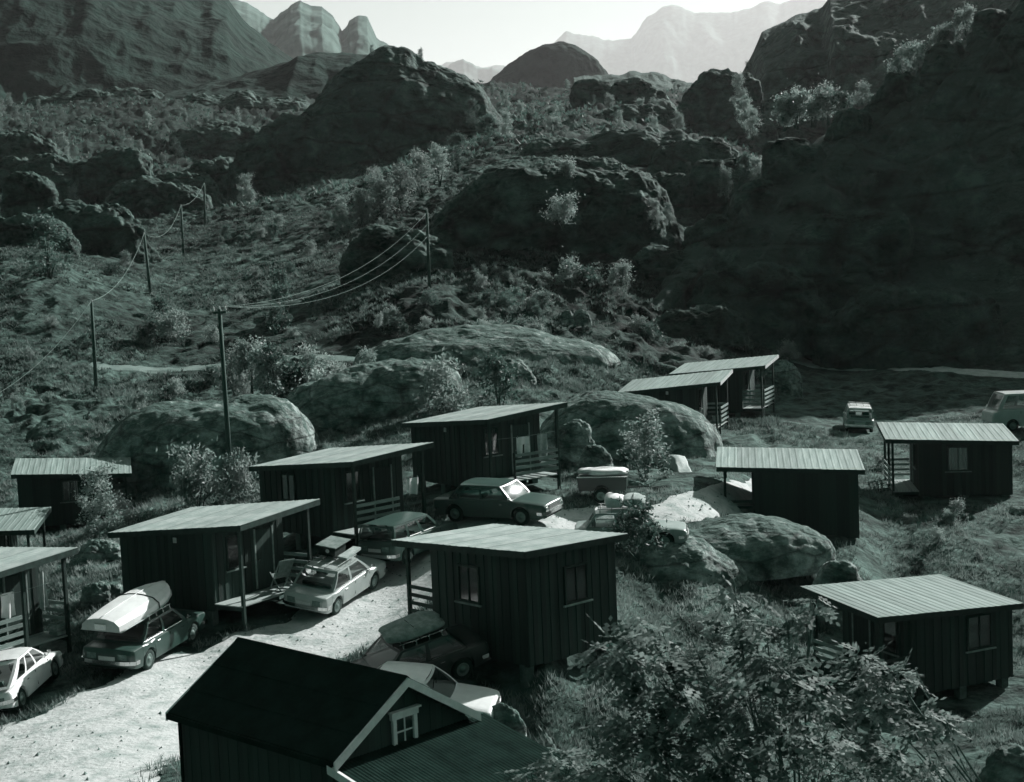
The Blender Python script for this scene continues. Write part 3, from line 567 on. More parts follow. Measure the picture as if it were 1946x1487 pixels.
def make_cabin(c):
    k = c.get('k', 1.0); L, W, ov, pd = 5.8*k, 4.0*k, .28*k, 1.2*k
    o = c['o']; th = R_(c['th']); ta, tb = math.tan(R_(c['sa'])), math.tan(R_(c['sb'])); sd = c['side']
    dn = .62 if c['id'] in 'eg' else .30; zf = o[2]-2.42*k                                            # floor level
    t = thing('cabin', c['label'], 'cabin', (o[0], o[1], zf), th, 'holiday cabins')
    H = 2.42*k
    zr = lambda a, b: H + a*ta + b*tb - .09                      # underside of the roof
    a0, a1 = -(L/2-ov), (L/2-ov)
    if sd > 0: ca0, ca1, po, pi_ = a0, a1-pd, a1, a1-pd
    else: ca0, ca1, po, pi_ = a0+pd, a1, a0, a0+pd
    b0, b1 = -(W/2-ov), W/2-ov
    # walls: a dark core with upright boards on it
    ins = .04
    q = [(ca0+ins,b0+ins),(ca1-ins,b0+ins),(ca1-ins,b1-ins),(ca0+ins,b1-ins)]
    MB().hexa([(x,y,0) for x,y in q], [(x,y,zr(x,y)) for x,y in q]).build('wall', M['stain_trim'], t)
    def boards(p, u, n_out, length, skip=()):
        nb = int(round(length/(.165*k))); wd = length/nb
        for i in range(nb):
            s = (i+.5)*wd; x = p[0]+u[0]*s; y = p[1]+u[1]*s
            zt = min(zr(x+u[0]*wd/2, y+u[1]*wd/2), zr(x-u[0]*wd/2, y-u[1]*wd/2))
            pr = .012 if i % 2 else -.006
            link('plank', UNIT, None, t, (x+n_out[0]*pr, y+n_out[1]*pr, -dn*k+random.uniform(-.02,.02)), (0,0,math.atan2(u[1],u[0])), (wd*(.97 if i % 2 else 1.0), .05, zt+dn*k))
    boards((ca0,b0), (1,0), (0,-1), ca1-ca0)
    boards((ca1,b0), (0,1), (1,0), b1-b0); boards((ca0,b0), (0,1), (-1,0), b1-b0)
    # roof
    NS = 7; ln = W/math.cos(R_(c['sb'])); key = (round(k,3), c['id'] in 'bcdek')
    if key not in SHEETS: SHEETS[key] = sheet_mesh(L/NS, W*1.004, M['felt_light'] if key[1] else M['steel'])
    rx = Vector((1,0,ta)).normalized(); ry = Vector((0,1,tb)); ry = (ry-rx*ry.dot(rx)).normalized(); rz = rx.cross(ry)
    rm = Matrix((rx, ry, rz)).transposed().to_euler()
    for i in range(NS):
        a = -L/2+L*(i+.5)/NS
        link('roof_sheet', SHEETS[key], None, t, (a, 0, H+a*ta-.006*(i % 2)), rm)
    q = [(-L/2+.02,-W/2+.02),(L/2-.02,-W/2+.02),(L/2-.02,W/2-.02),(-L/2+.02,W/2-.02)]
    MB().hexa([(x,y,zr(x,y)+.01) for x,y in q], [(x,y,zr(x,y)+.06) for x,y in q]).build('roof_deck', M['stain_trim'], t)
    def fascia(p, q_, m):
        z0, z1 = zr(*p), zr(*q_); b = MB(); d = Vector((q_[0]-p[0], q_[1]-p[1], 0)).normalized(); nn = Vector((d.y, -d.x, 0))*.022
        P = [Vector((p[0],p[1],z0)), Vector((q_[0],q_[1],z1))]
        b.hexa([P[0]-nn*0+Vector((0,0,-.10)), P[1]+Vector((0,0,-.10)), P[1]+nn+Vector((0,0,-.10)), P[0]+nn+Vector((0,0,-.10))],
               [P[0]+Vector((0,0,.075)), P[1]+Vector((0,0,.075)), P[1]+nn+Vector((0,0,.075)), P[0]+nn+Vector((0,0,.075))])
        b.build('fascia_board', m, t)
    e = .02; lt = M['trim_light'] if c['id'] in 'ijg' else M['stain_trim']
    fascia((-L/2+e,-W/2+e), (L/2-e,-W/2+e), M['stain_trim']); fascia((L/2-e,W/2-e), (-L/2+e,W/2-e), M['stain_trim'])
    fascia((L/2-e,-W/2+e), (L/2-e,W/2-e), lt if c['id'] in 'ij' else M['stain_trim']); fascia((-L/2+e,W/2-e), (-L/2+e,-W/2+e), lt if c['id'] == 'g' else M['stain_trim'])
    # porch
    for b in (b0+.05, b1-.05, (b0+b1)/2 if c['id'] in 'hk' else None):
        if b is None: continue
        x = po-sd*.05; MB().box(x-.05, x+.05, b-.05, b+.05, -.75*k, zr(x,b)).build('porch_post', M['stain_trim'], t)
    lo, hi = min(po, pi_)+.03, max(po, pi_)-.03
    nb = 9
    for i in range(nb):
        x = lo+(hi-lo)*(i+.5)/nb; link('deck_board', UNIT_DECK, None, t, (x, (b0+b1)/2, -.06), None, ((hi-lo)/nb*.93, b1-b0+.12, .035))
    for jb in (b0+.045, 0, b1-.045): MB().box(lo, hi, jb-.025, jb+.025, -.22, -.08).build('deck_joist', M['stain_trim'], t)
    x = po-sd*.05
    nr = 4
    rails = c.get('rails', dict(front=True, outer=(.45, 1.0), back=True))
    for i in range(nr):
        z = .22+.24*i
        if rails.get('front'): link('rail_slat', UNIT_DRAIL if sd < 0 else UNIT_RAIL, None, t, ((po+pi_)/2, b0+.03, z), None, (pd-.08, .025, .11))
        if rails.get('back'): link('rail_slat', UNIT_RAIL, None, t, ((po+pi_)/2, b1-.03, z), None, (pd-.08, .025, .11))
        if rails.get('outer'):
            u0, u1 = rails['outer']; ya, yb = b0+(b1-b0)*u0, b0+(b1-b0)*u1
            link('rail_slat', UNIT_RAIL, None, t, (x+sd*.065, (ya+yb)/2, z), (0, 0, 0), (.025, yb-ya, .12))
    if rails.get('outer') and rails['outer'][0] > .1:
        ya = b0+(b1-b0)*rails['outer'][0]; MB().box(x-.035, x+.035, ya-.035, ya+.035, -.5, 1.05).build('rail_post', M['stain_trim'], t)
    # footing blocks
    for a, b in [(ca0+.3,b0+.15),(ca1-.3,b0+.15),((ca0+ca1)/2,b0+.15),(ca0+.3,b1-.2),(ca1-.3,b1-.2)]:
        wp = Vector((o[0],o[1],0))+Vector((a*math.cos(th)-b*math.sin(th), a*math.sin(th)+b*math.cos(th), 0)); d = bz(wp.x, wp.y)-zf
        MB().box(a-.14, a+.14, b-.14, b+.14, min(d-.4, -.5), -.1).build('footing_block', M['concrete'], t)
    # openings
    pn = '+x' if sd > 0 else '-x'; xw = pi_+sd*.035
    window(t, (xw, b0+(b1-b0)*.28, 1.45*k), .62*k, 1.0*k, pn, True, 0)
    yd = b0+(b1-b0)*.70
    dr = MB().box(xw-.03, xw+.03, yd-.4*k, yd+.4*k, .02, 1.95*k).build('door', M['stain'], t)
    MB().box(xw-.045, xw+.045, yd-.47*k, yd-.41*k, .02, 2.0*k).box(xw-.045, xw+.045, yd+.41*k, yd+.47*k, .02, 2.0*k).build('door_frame', M['rail'], t)
    MB().box(xw+sd*.03, xw+sd*.08, yd-.33*k, yd-.25*k, .95, .99).build('handle', M['chrome'], dr)
    for (a, wd, ht, cu, bars, sl) in c.get('front_windows', []):
        window(t, (ca0+(ca1-ca0)*a, b0-.035, 1.38*k), wd*k, ht*k, '-y', cu, bars, sl)
    if c.get('vent'):
        a = ca0+(ca1-ca0)*c['vent']; MB().box(a-.07, a+.07, b0-.06, b0-.03, 1.82*k, 1.99*k).build('vent', M['trim_light'], t)
    c['obj'] = t; c['geo'] = (po, pi_, b0, b1, zf, k); return t
EX = {'a': dict(front_windows=[(.62,.75,.95,True,1,True)], rails=dict(back=True)),
      'b': dict(vent=.62, rails=dict(back=True)),
      'c': dict(front_windows=[(.42,.7,.9,True,1,False)], rails=dict(outer=(.02,.62))),
      'd': dict(vent=.6, rails=dict(outer=(.35,.97), back=True)),
      'e': dict(front_windows=[(.42,.8,.95,True,1,True)], rails=dict(front=True, back=True)),
      'f': dict(front_windows=[(.66,.9,1.0,False,1,True)], rails=dict(front=True, outer=(.4,1))),
      'g': dict(rails=dict(front=True, back=False)),
      'h': dict(front_windows=[(.42,.85,1.0,True,1,True)], rails=dict(back=True, outer=(.03,.97))),
      'i': dict(vent=.62, rails=dict(outer=(.3,.97), back=True)), 'j': dict(rails=dict(outer=(.15,.97), front=True, back=True)),
      'k': dict(rails=dict(back=True, outer=(.02,.45))), 'l': dict(rails=dict(front=True))}
for c in CABINS: c.update(EX[c['id']]); make_cabin(c)
CAB = {c['id']: c for c in CABINS}
def cab_pt(i, a, b, z):
    c = CAB[i]; th = R_(c['th']); zf = c['geo'][4]; return Vector((c['o'][0]+a*math.cos(th)-b*math.sin(th), c['o'][1]+a*math.sin(th)+b*math.cos(th), zf+z))
# the middle cabin also has windows on its right-hand end wall
window(CAB['e']['obj'], (2.9-.28+.035, .1, 1.38), .8, .95, '+x', True, 1, True)

# ------------------------------------------------------------------ gabled house in front
def make_house():
    x, y, zr_, th = HOUSE; t = thing('gabled_house', 'dark gabled house with white bargeboards and a four-pane attic window', 'house', (x, y, -2.3), R_(th))
    L, w_, h = 5.02, 1.747, 1.07; sl = h/w_; H = zr_+2.3; xe = L/2
    def roofz(b): return H-abs(b)*sl
    bw = w_-.16; xi = xe-.22
    # boards of the visible walls
    MB().hexa([(-xi,-bw,0),(xi,-bw,0),(xi,bw,0),(-xi,bw,0)], [(-xi,-bw,roofz(bw)-.08),(xi,-bw,roofz(bw)-.08),(xi,bw,roofz(bw)-.08),(-xi,bw,roofz(bw)-.08)]).build('wall', M['red_board'], t)
    UB = MB().box(-.5,.5,-.5,.5,0,1).mesh('plank'); UB.materials.append(M['red_board'])
    n = 30
    for i in range(n):
        a = -xi+2*xi*(i+.5)/n; link('plank', UB, None, t, (a, -bw-.02-.006*(i % 2), 0), None, (2*xi/n*.97, .04, roofz(bw)-.10))
    n = 21; 
    for i in range(n):
        b = -bw+2*bw*(i+.5)/n; wd = 2*bw/n; zt = roofz(abs(b)+wd/2)-.09
        link('plank', UB, None, t, (xi+.02+.006*(i % 2), b, 0), (0,0,math.pi/2), (wd*.97, .04, zt))
    MB().add([(xi,-bw,roofz(bw)-.1),(xi,bw,roofz(bw)-.1),(xi,0,H-.1),(-xi,-bw,roofz(bw)-.1),(-xi,bw,roofz(bw)-.1),(-xi,0,H-.1)], [(0,1,2),(5,4,3),(0,2,5,3),(1,4,5,2)]).build('gable_wall', M['red_board'], t)
    # roof: felt strips with laps
    for s in (-1, 1):
        r = bpy.data.objects.new('roof', None); COL.objects.link(r); r.parent = t; r.empty_display_size = .1
        nstr = 3
        for i in range(nstr):
            u0, u1 = i/nstr, (i+1)/nstr+(.03 if i < nstr-1 else .0); off = .012*(nstr-i)
            b0, b1 = s*w_*u0, s*w_*u1; z0, z1 = H-abs(b0)*sl+off, H-abs(b1)*sl+off
            MB().hexa([(-xe,b0,z0-.05),(xe,b0,z0-.05),(xe,b1,z1-.05),(-xe,b1,z1-.05)], [(-xe,b0,z0),(xe,b0,z0),(xe,b1,z1),(-xe,b1,z1)]).build('felt_strip', M['felt'], r)
    MB().add([(-xe,-.09,H-.01),(xe,-.09,H-.01),(xe,0,H+.06),(-xe,0,H+.06),(-xe,.09,H-.01),(xe,.09,H-.01)], [(0,1,2,3),(3,2,5,4)]).build('ridge_cap', M['felt'], t)
    for s in (-1, 1):
        for xx, nm in ((xe, 1), (-xe, -1)):
            e = w_+.03; p = Vector((xx+.015*nm, 0, H+.02)); q = Vector((xx+.015*nm, s*e, H-e*sl+.02)); d = Vector((0,0,-.16))
            b = MB(); k = Vector((.025*nm, 0, 0))
            b.hexa([p+d-k, p+d+k, q+d+k, q+d-k], [p-k, p+k, q+k, q-k]); b.build('bargeboard', M['white'], t)
    MB().box(-xe, xe-.06, -w_-.045, -w_-.01, H-w_*sl-.12, H-w_*sl-.01).build('eaves_board', M['felt'], t)
    # attic window
    e = bpy.data.objects.new('window', None); COL.objects.link(e); e.parent = t; e.location = (xi+.05, 0.02, H-.98); e.rotation_euler = (0,0,math.pi/2); e.empty_display_size = .1
    wd, ht, f_ = .42, .50, .085
    MB().box(-wd/2-f_, -wd/2, -.05, .02, -ht/2, ht/2).build('frame', M['white'], e); MB().box(wd/2, wd/2+f_, -.05, .02, -ht/2, ht/2).build('frame', M['white'], e)
    MB().box(-wd/2-f_-.03, wd/2+f_+.03, -.06, .02, -ht/2-.13, -ht/2).build('frame', M['white'], e); MB().box(-wd/2-f_-.03, wd/2+f_+.03, -.06, .02, ht/2, ht/2+.12).build('frame', M['white'], e)
    MB().box(-wd/2-f_-.06, wd/2+f_+.06, -.11, .02, ht/2+.12, ht/2+.15).build('head_drip', M['white'], e)
    MB().box(-.013, .013, -.03, 0, -ht/2, ht/2).box(-wd/2, -.013, -.03, 0, -.013, .013).box(.013, wd/2, -.03, 0, -.013, .013).build('glazing_bar', M['white'], e)
    for i in (-1, 1):
        for j in (-1, 1): MB().box(i*wd/4-wd/4+.014, i*wd/4+wd/4-.014, -.012, -.006, j*ht/4-ht/4+.014, j*ht/4+ht/4-.014).build('pane', M['pane'], e)
    # lean-to annex with a corrugated roof on the gable side
    zt = H-w_*sl-.10; nA = 6; wdA = 2*1.9/nA
    P0, run, drop = xi+.05, 3.2, .75
    def corr(b0, b1):
        b = MB(); n = 40; P = []
        for i in range(n+1):
            v = b0+(b1-b0)*i/n; zz = .007*math.sin(2*math.pi*i/5)
            P.append([(P0, v, zt+zz), (P0+run, v, zt-drop+zz)])
        b.grid(P[::-1]); return b
    for i in range(nA): o = corr(-1.75+wdA*i, -1.75+wdA*(i+1)+.01); o.build('corrugated_sheet', M['felt'], t, True)
    MB().hexa([(P0,-1.6,0),(P0+run-.2,-1.6,0),(P0+run-.2,1.95,0),(P0,1.95,0)], [(P0,-1.6,zt-.08),(P0+run-.2,-1.6,zt-drop),(P0+run-.2,1.95,zt-drop),(P0,1.95,zt-.08)]).build('annex_wall', M['red_board'], t)
    MB().hexa([(P0,-1.80,zt-.12),(P0+run,-1.80,zt-drop-.12),(P0+run,-1.74,zt-drop-.12),(P0,-1.74,zt-.12)], [(P0,-1.80,zt+.03),(P0+run,-1.80,zt-drop+.03),(P0+run,-1.74,zt-drop+.03),(P0,-1.74,zt+.03)]).build('bargeboard', M['white'], t)
    MB().tube([(-xi+.1,-bw-.12,.0),(-xi+.1,-bw-.12,roofz(bw)-.2)], .035, 8).build('downpipe', M['felt'], t, True)
    MB().box(-xi-.06, -xi+.0, -bw-.05, -bw+.4, 1.2, 1.75).build('shutter', M['felt'], t)
make_house()

# ------------------------------------------------------------------ vehicles
def seat_on_ground(o, x, y, hd, wb=2.5, tr=1.35, level=0.0, dz=0.0):
    c, s = math.cos(hd), math.sin(hd)
    P = {}
    for i in (-1, 1):
        for j in (-1, 1): wx, wy = x+c*i*wb/2-s*j*tr/2, y+s*i*wb/2+c*j*tr/2; P[i,j] = Vector((wx, wy, gz(wx, wy)+.045))
    zm = sum(p.z for p in P.values())/4
    for q in P.values(): q.z += (zm-q.z)*level
    f = (P[1,1]+P[1,-1]-P[-1,1]-P[-1,-1]).normalized(); l = (P[1,1]+P[-1,1]-P[1,-1]-P[-1,-1]).normalized(); u = f.cross(l).normalized(); l = u.cross(f)
    z = max(sum(p.z for p in P.values())/4, 0*0+sum(p.z for p in P.values())/4)
    o.matrix_world = Matrix(((f.x, l.x, u.x, x), (f.y, l.y, u.y, y), (f.z, l.z, u.z, z+dz), (0,0,0,1)))
WHEEL = {}
def add_wheel(parent, x, y, r=.31, wd=.17, side=1):
    e = bpy.data.objects.new('wheel', None); COL.objects.link(e); e.parent = parent; e.location = (x, y, r); e.rotation_euler = (0, 0, 0 if side > 0 else math.pi); e.empty_display_size = .1
    key = round(r, 3)
    if key not in WHEEL:
        t = MB().lathe([(-wd/2,r*.62),(-wd/2,r*.93),(-wd/2+.03,r),(wd/2-.03,r),(wd/2,r*.93),(wd/2,r*.62)], 24).mesh('tyre', True); t.materials.append(M['tyre'])
        h = MB().lathe([(-wd/2+.02,0),(-wd/2+.02,r*.63),(wd/2-.015,r*.63),(wd/2+.004,r*.58),(wd/2-.02,r*.45),(wd/2-.012,r*.30),(wd/2+.02,r*.22),(wd/2+.026,0)], 24).mesh('rim', True); h.materials.append(M['hub'])
        WHEEL[key] = (t, h)
    link('tyre', WHEEL[key][0], None, e); link('rim', WHEEL[key][1], None, e); return e
def make_car(name, label, pm, L=4.3, W=1.65, H=1.40, belt=.84, sill=.24, wb=2.55, xc=0.0, top=None, gh=None, wins=((.03,.44),(.50,.93)), wr=.31, arch=1.17, roofm=None, tumble=.78, rear='lamps', grille=True, rack=False, chromeline=True, roundness=1.0):
    """car with its length on +x. top: (x, z) deck line tail to nose; gh: tail base, tail top, screen top, screen base x of the glasshouse"""
    t = thing(name, label, 'van' if 'van' in name or 'minibus' in name else 'car', group='cars parked among the cabins'); hw = W/2; x0, x1 = -L/2, L/2
    wx = (xc-wb/2, xc+wb/2)
    xs = set(np.linspace(x0, x1, 34).tolist())
    for q in wx: xs |= set((q+wr*arch*np.cos(np.linspace(0, np.pi, 13))).tolist())
    for d in (.02,.06,.12): xs |= {x0+d, x1-d}
    for q, _ in top: xs.add(q)
    xs = sorted(v for v in xs if x0 <= v <= x1); xs = [v for i, v in enumerate(xs) if i == 0 or v-xs[i-1] > .004]
    tz = lambda x: float(np.interp(x, [q[0] for q in top], [q[1] for q in top]))
    def wid(x): 
        e = min(x-x0, x1-x); return hw*(1-.05*max(0, 1-e/.9)**2-.12*roundness*max(0, 1-e/.16)**2.5)
    def low(x):
        z = sill+.10*max(0, 1-min(x-x0, x1-x)/.35)**2
        for q in wx:
            d = abs(x-q)
            if d < wr*arch: z = max(z, wr+math.sqrt((wr*arch)**2-d*d))
        return z
    b = MB(); P = []
    for x in xs:
        w_ = wid(x); zt = tz(x); zl = low(x); e = min(x-x0, x1-x); zt -= .06*roundness*max(0, 1-e/.10)**2
        zm = max(zl+.01, zl+(zt-zl)*.45)
        half = [(w_*.80, zl), (w_*.965, zl), (w_*1.0, max(zl+.005, min(zm, .56))), (w_*.995, max(zl+.008, zl+(zt-zl)*.72)), (w_*.965, zt-.035), (w_*.92, zt-.006), (w_*.62, zt+.012), (0, zt+.022)]
        P.append([(x, y, z) for y, z in half] + [(x, -y, z) for y, z in half[::-1][1:]])
    b.grid(P); n = len(P[0])
    b.add(P[0], [tuple(range(n))]); b.add(P[-1], [tuple(range(n))[::-1]])
    body = b.build('body', pm, t, True)
    md = body.modifiers.new('edge', 'EDGE_SPLIT'); md.split_angle = R_(38)
    MB().box(x0+.08, x1-.08, -hw*.82, hw*.82, sill+.02, max(.5, belt-.28)).build('underbody', M['dark'], t)
    # glasshouse
    g0, g1, g2, g3_ = gh; bw, tw = hw*.915, hw*tumble
    zb_ = lambda x: tz(x)-.01
    def side(u, v, s=1):     # u 0 tail .. 1 nose, v 0 belt .. 1 roof
        xa, xb = g0+(g1-g0)*v, g3_+(g2-g3_)*v; x = xa+(xb-xa)*u
        z0 = belt+.0; z = z0+(H-.055-z0)*v; y = bw+(tw-bw)*v+.03*math.sin(math.pi*v); return Vector((x, s*y, z))
    fr = MB(); inn = .018
    cuts = [0.0]
    for a, c in wins: cuts += [a, c]
    cuts.append(1.0)
    for s in (1, -1):
        def quad(u0, u1, v0, v1, mb, off=0.0, nu=3, nv=4):
            G = [[side(u0+(u1-u0)*i/nu, v0+(v1-v0)*j/nv, s)+Vector((0, -s*off, 0)) for j in range(nv+1)] for i in range(nu+1)]
            mb.grid(G if s < 0 else G[::-1])
        for i in range(0, len(cuts), 2): quad(cuts[i], cuts[i+1], 0, 1, fr)
        for a, c in wins:
            quad(a, c, 0, .09, fr); quad(a, c, .90, 1, fr)
            gl = MB(); quad(a, c, .09, .90, gl, inn); gl.build('side_window', M['glass'], t, True)
            if chromeline:
                cl = MB(); cl.tube([side(a,.07,s)+Vector((0,s*.008,0)), side(c,.07,s)+Vector((0,s*.008,0))], .011, 5); cl.build('window_trim', M['chrome'], t)
    def endpane(u, vv0, vv1, m_in, name):
        gl = MB(); G = []
        k = 8; rowsf = []
        for j in range(7):
            v = j/6; p = side(u, v, 1); q = side(u, v, -1); row = []
            for i in range(k+1):
                a = i/k; r = p.lerp(q, a); bul = .055*math.sin(math.pi*a)*(1 if u > .5 else -1); row.append(r+Vector((bul+.03*math.sin(math.pi*v)*(1 if u > .5 else -1), 0, 0)))
            rowsf.append(row)
        # frame strips then glass
        fb = MB()
        def sub(i0, i1, j0, j1, mb, off=0):
            rows = []
            for j in np.linspace(j0, j1, 6):
                jj = min(int(j*6), 5); fj = j*6-jj; row = []
                for i in np.linspace(i0, i1, 8):
                    ii = min(int(i*k), k-1); fi = i*k-ii
                    p = rowsf[jj][ii].lerp(rowsf[jj][ii+1], fi).lerp(rowsf[jj+1][ii].lerp(rowsf[jj+1][ii+1], fi), fj); row.append(p+Vector((off,0,0)))
                rows.append(row)
            mb.grid(rows if u > .5 else rows[::-1])
        e = .055
        for q in ((0,e,0,1),(1-e,1,0,1),(e,1-e,0,vv0),(e,1-e,vv1,1)): sub(*q, fr)
        sub(e, 1-e, vv0, vv1, gl, -.012 if u > .5 else .012); o = gl.build(name, M['glass'], t, True)
        return o
    endpane(1.0, .07, .92, .05, 'windscreen'); endpane(0.0, .10, .88, .05, 'rear_window')
    fr.build('window_frame', pm, t, True)
    # roof panel
    G = []
    for i in range(11):
        u = i/10; row = []
        for j in range(11):
            a = j/10; p = side(u, 1, 1).lerp(side(u, 1, -1), a); arc = (1-(2*a-1)**4)*.045+(1-(2*u-1)**4)*.012; bul = .055*math.sin(math.pi*a)*((u-.5)*2)
            row.append(p+Vector((bul, 0, arc)))
        G.append(row)
    MB().grid(G).build('roof', roofm or pm, t, True)
    # inside: seats, wheel
    for yy in (-.36, .36):
        MB().box(g3_-1.15, g3_-.65, yy-.22, yy+.22, .42, .58).hexa([(g3_-1.22,yy-.22,.55),(g3_-1.10,yy-.22,.55),(g3_-1.10,yy+.22,.55),(g3_-1.22,yy+.22,.55)], [(g3_-1.38,yy-.19,1.02),(g3_-1.28,yy-.19,1.02),(g3_-1.28,yy+.19,1.02),(g3_-1.38,yy+.19,1.02)]).build('seat', M['seat'], t)
    MB().hexa([(g0+.25,-.55,.5),(g0+.42,-.55,.5),(g0+.42,.55,.5),(g0+.25,.55,.5)], [(g0+.18,-.5,.98),(g0+.28,-.5,.98),(g0+.28,.5,.98),(g0+.18,.5,.98)]).build('rear_seat', M['seat'], t)
    MB().tube([(g3_-.55, .36+.18*math.cos(a), .88+.18*math.sin(a)) for a in np.linspace(0, 2*math.pi, 15)], .014, 5).build('steering_wheel', M['dark'], t)
    # bumpers, lamps, plates, handles
    for s, xx in ((-1, x0), (1, x1)):
        P = [(xx+s*(.05-.16*(abs(y)/hw)**4), y, .47) for y in np.linspace(-hw*.99, hw*.99, 13)]
        P = [(xx-s*.30, -hw*1.0, .47)]+P+[(xx-s*.30, hw*1.0, .47)]
        bm = MB()
        for i in range(len(P)-1): bm.bar(P[i], P[i+1], .045, .11)
        bm.build('bumper', M['chrome'], t)
    zt, zn = tz(x0+.05), tz(x1-.05)
    for s in (-1, 1):
        MB().box(x0-.012, x0+.06, s*hw*.56-.14, s*hw*.56+.14, zt-.27, zt-.10).build('tail_light', M['lamp'], t)
        MB().lathe([(0,0),(.02,.04),(.03,.075),(.0,.085)], 16).build('headlight', M['headlamp'], t, True, (x1-.03, s*hw*.70, zn-.15), (0,0,-math.pi/2))
        for xd in (wx[0]+.55, wx[1]-.75): MB().box(xd-.07, xd+.07, s*(hw+.0)-.012, s*(hw+.0)+.022, belt-.13, belt-.105).build('door_handle', M['chrome'], t)
        for xd in ((wx[0]+wx[1])/2-.12, wx[1]-.42): MB().box(xd-.005, xd+.005, s*hw*.985-.006, s*hw*.985+.008, sill+.1, belt-.06).build('door_seam', M['dark'], t)
        add_wheel(t, wx[0], s*(hw-.12), wr, .17, s); add_wheel(t, wx[1], s*(hw-.12), wr, .17, s)
    MB().box(x0-.03, x0-.005, -.26, .26, zt-.30, zt-.19).build('number_plate', M['plate'], t)
    if grille:
        for i in range(5): z = zn-.26+.045*i; MB().box(x1-.02, x1+.012, -hw*.52, hw*.52, z, z+.02).build('grille_bar', M['chrome'], t)
        MB().box(x1-.03, x1+.004, -hw*.53, hw*.53, zn-.28, zn-.05).build('grille', M['dark'], t)
    MB().tube([(g3_+.05, -hw*.9, belt), (g3_-.02, -hw*1.06, belt+.10)], .012, 6).build('mirror_arm', M['chrome'], t); MB().box(g3_-.06, g3_-.02, -hw*1.12, -hw*.98, belt+.08, belt+.17).build('mirror', M['chrome'], t)
    if rack:
        xa, xb = g1+.15, g2-.1
        for x in np.linspace(xa, xb, 4): MB().tube([(x, -tw*.98, H-.04), (x, -tw*.95, H+.07), (x, tw*.95, H+.07), (x, tw*.98, H-.04)], .014, 5).build('rack_bar', M['chrome'], t)
        for y in (-tw*.9, -tw*.3, tw*.3, tw*.9): MB().tube([(xa-.1, y, H+.085), (xb+.1, y, H+.085)], .012, 5).build('rack_rail', M['chrome'], t)
    return t
SAL = lambda L, z=.84: [(-L/2, z-.12), (-L/2+.06, z-.04), (-L/2+.9, z+.0), (L/2-1.45, z+.02), (L/2-.35, z-.07), (L/2-.05, z-.12), (L/2, z-.18)]
def wp(px, py):  # ground point under a wheel seen at a pixel
    return on(px, py)
def place(car, near_px, far_px, wb, tr, left, xc=0.0):
    """put the two seen wheels at two pixels: near_px rear or front; left = True when the seen flank is the car's left"""
    a, b = wp(*near_px), wp(*far_px); return a, b

# black saloon with the boat
cB = make_car('saloon_car', 'dark saloon car carrying an upturned white boat', M['paint_dark'], 4.68, 1.77, 1.44, .88, .25, 2.75, -.02, SAL(4.68,.88), (-1.72,-1.15,.35,1.02), wr=.32, rack=True)
seat_on_ground(cB, -11.42, 46.35, R_(74), 2.75)
cS = make_car('saloon_car', 'silver saloon with a case and board on its roof rack', M['paint_silver'], 4.27, 1.65, 1.42, .85, .25, 2.55, -.05, SAL(4.27,.86), (-1.55,-1.0,.33,.98), rack=True, tumble=.74)
seat_on_ground(cS, -6.15, 51.0, R_(66), 2.55)
cW = make_car('hatchback_car', 'white sloping-back car cut by the left edge', M['paint_white'], 4.12, 1.61, 1.34, .80, .22, 2.55, -.05, [(-2.06,.62),(-2.0,.72),(-1.5,.80),(.6,.82),(1.7,.70),(2.0,.62),(2.06,.55)], (-1.92,-.75,.30,.98), wins=((.16,.40),(.44,.68),(.72,.96)), wr=.30, roundness=1.4, grille=False)
seat_on_ground(cW, -14.55, 43.6, R_(86), 2.55)
cV = make_car('estate_car', 'dark boxy estate with an upright rear window beyond the silver saloon', M['paint_grey'], 4.1, 1.64, 1.52, .92, .26, 2.45, 0, [(-2.05,.78),(-2.0,.90),(-.5,.93),(.7,.92),(1.8,.84),(2.0,.76),(2.05,.66)], (-1.96,-1.78,.25,.85), wins=((.04,.30),(.35,.60),(.65,.94)), tumble=.84, grille=False)
p_ = wp(752, 1096); seat_on_ground(cV, p_.x+.5, p_.y+.9, R_(58), 2.4, level=.8)
_d = bpy.data.objects.new('probe', None); _p = wp(948, 990); _hd = R_(-31)
for _ in range(6):       # turn the parked car so that its windscreen mirrors the sun towards the photographer's hill
    seat_on_ground(_d, _p.x, _p.y, _hd, 2.70, level=.6); _m = _d.matrix_world.to_3x3()
    _h = ((CAM-(_d.matrix_world @ Vector((.68, 0, 1.1)))).normalized()+SDIR).normalized(); _l = _m.transposed() @ _h; _hd += math.atan2(_l.y, _l.x)
_dx = min(.80, max(.42, .505*_l.z/_l.x))
bpy.data.objects.remove(_d)
cG = make_car('saloon_car', 'dark saloon side-on with the sun glinting in its windscreen', M['paint_grey'], 4.62, 1.72, 1.42, .86, .25, 2.70, -.02, SAL(4.62,.87), (-1.6,-1.15,.97-_dx,.97), wins=((.02,.13),(.16,.50),(.54,.95)), wr=.32)
seat_on_ground(cG, _p.x, _p.y, _hd, 2.70, level=.6); print('glint car', math.degrees(_hd), _dx)
cD = make_car('saloon_car', 'dark saloon with a tarpaulin bundle on top, parked before the middle cabin', M['paint_black'], 4.4, 1.68, 1.44, .87, .25, 2.6, 0, SAL(4.4,.88), (-1.58,-1.1,.30,.95), rack=True)
p_ = wp(778, 1303); seat_on_ground(cD, p_.x, p_.y, R_(206), 2.6)
cH = make_car('saloon_car', 'pale car half hidden behind the house gable, bonnet to the right', M['paint_white'], 4.1, 1.6, 1.38, .82, .24, 2.4, 0, SAL(4.1,.83), (-1.5,-.95,.25,.9))
p_ = wp(795, 1366); seat_on_ground(cH, p_.x, p_.y, R_(-9), 2.4)
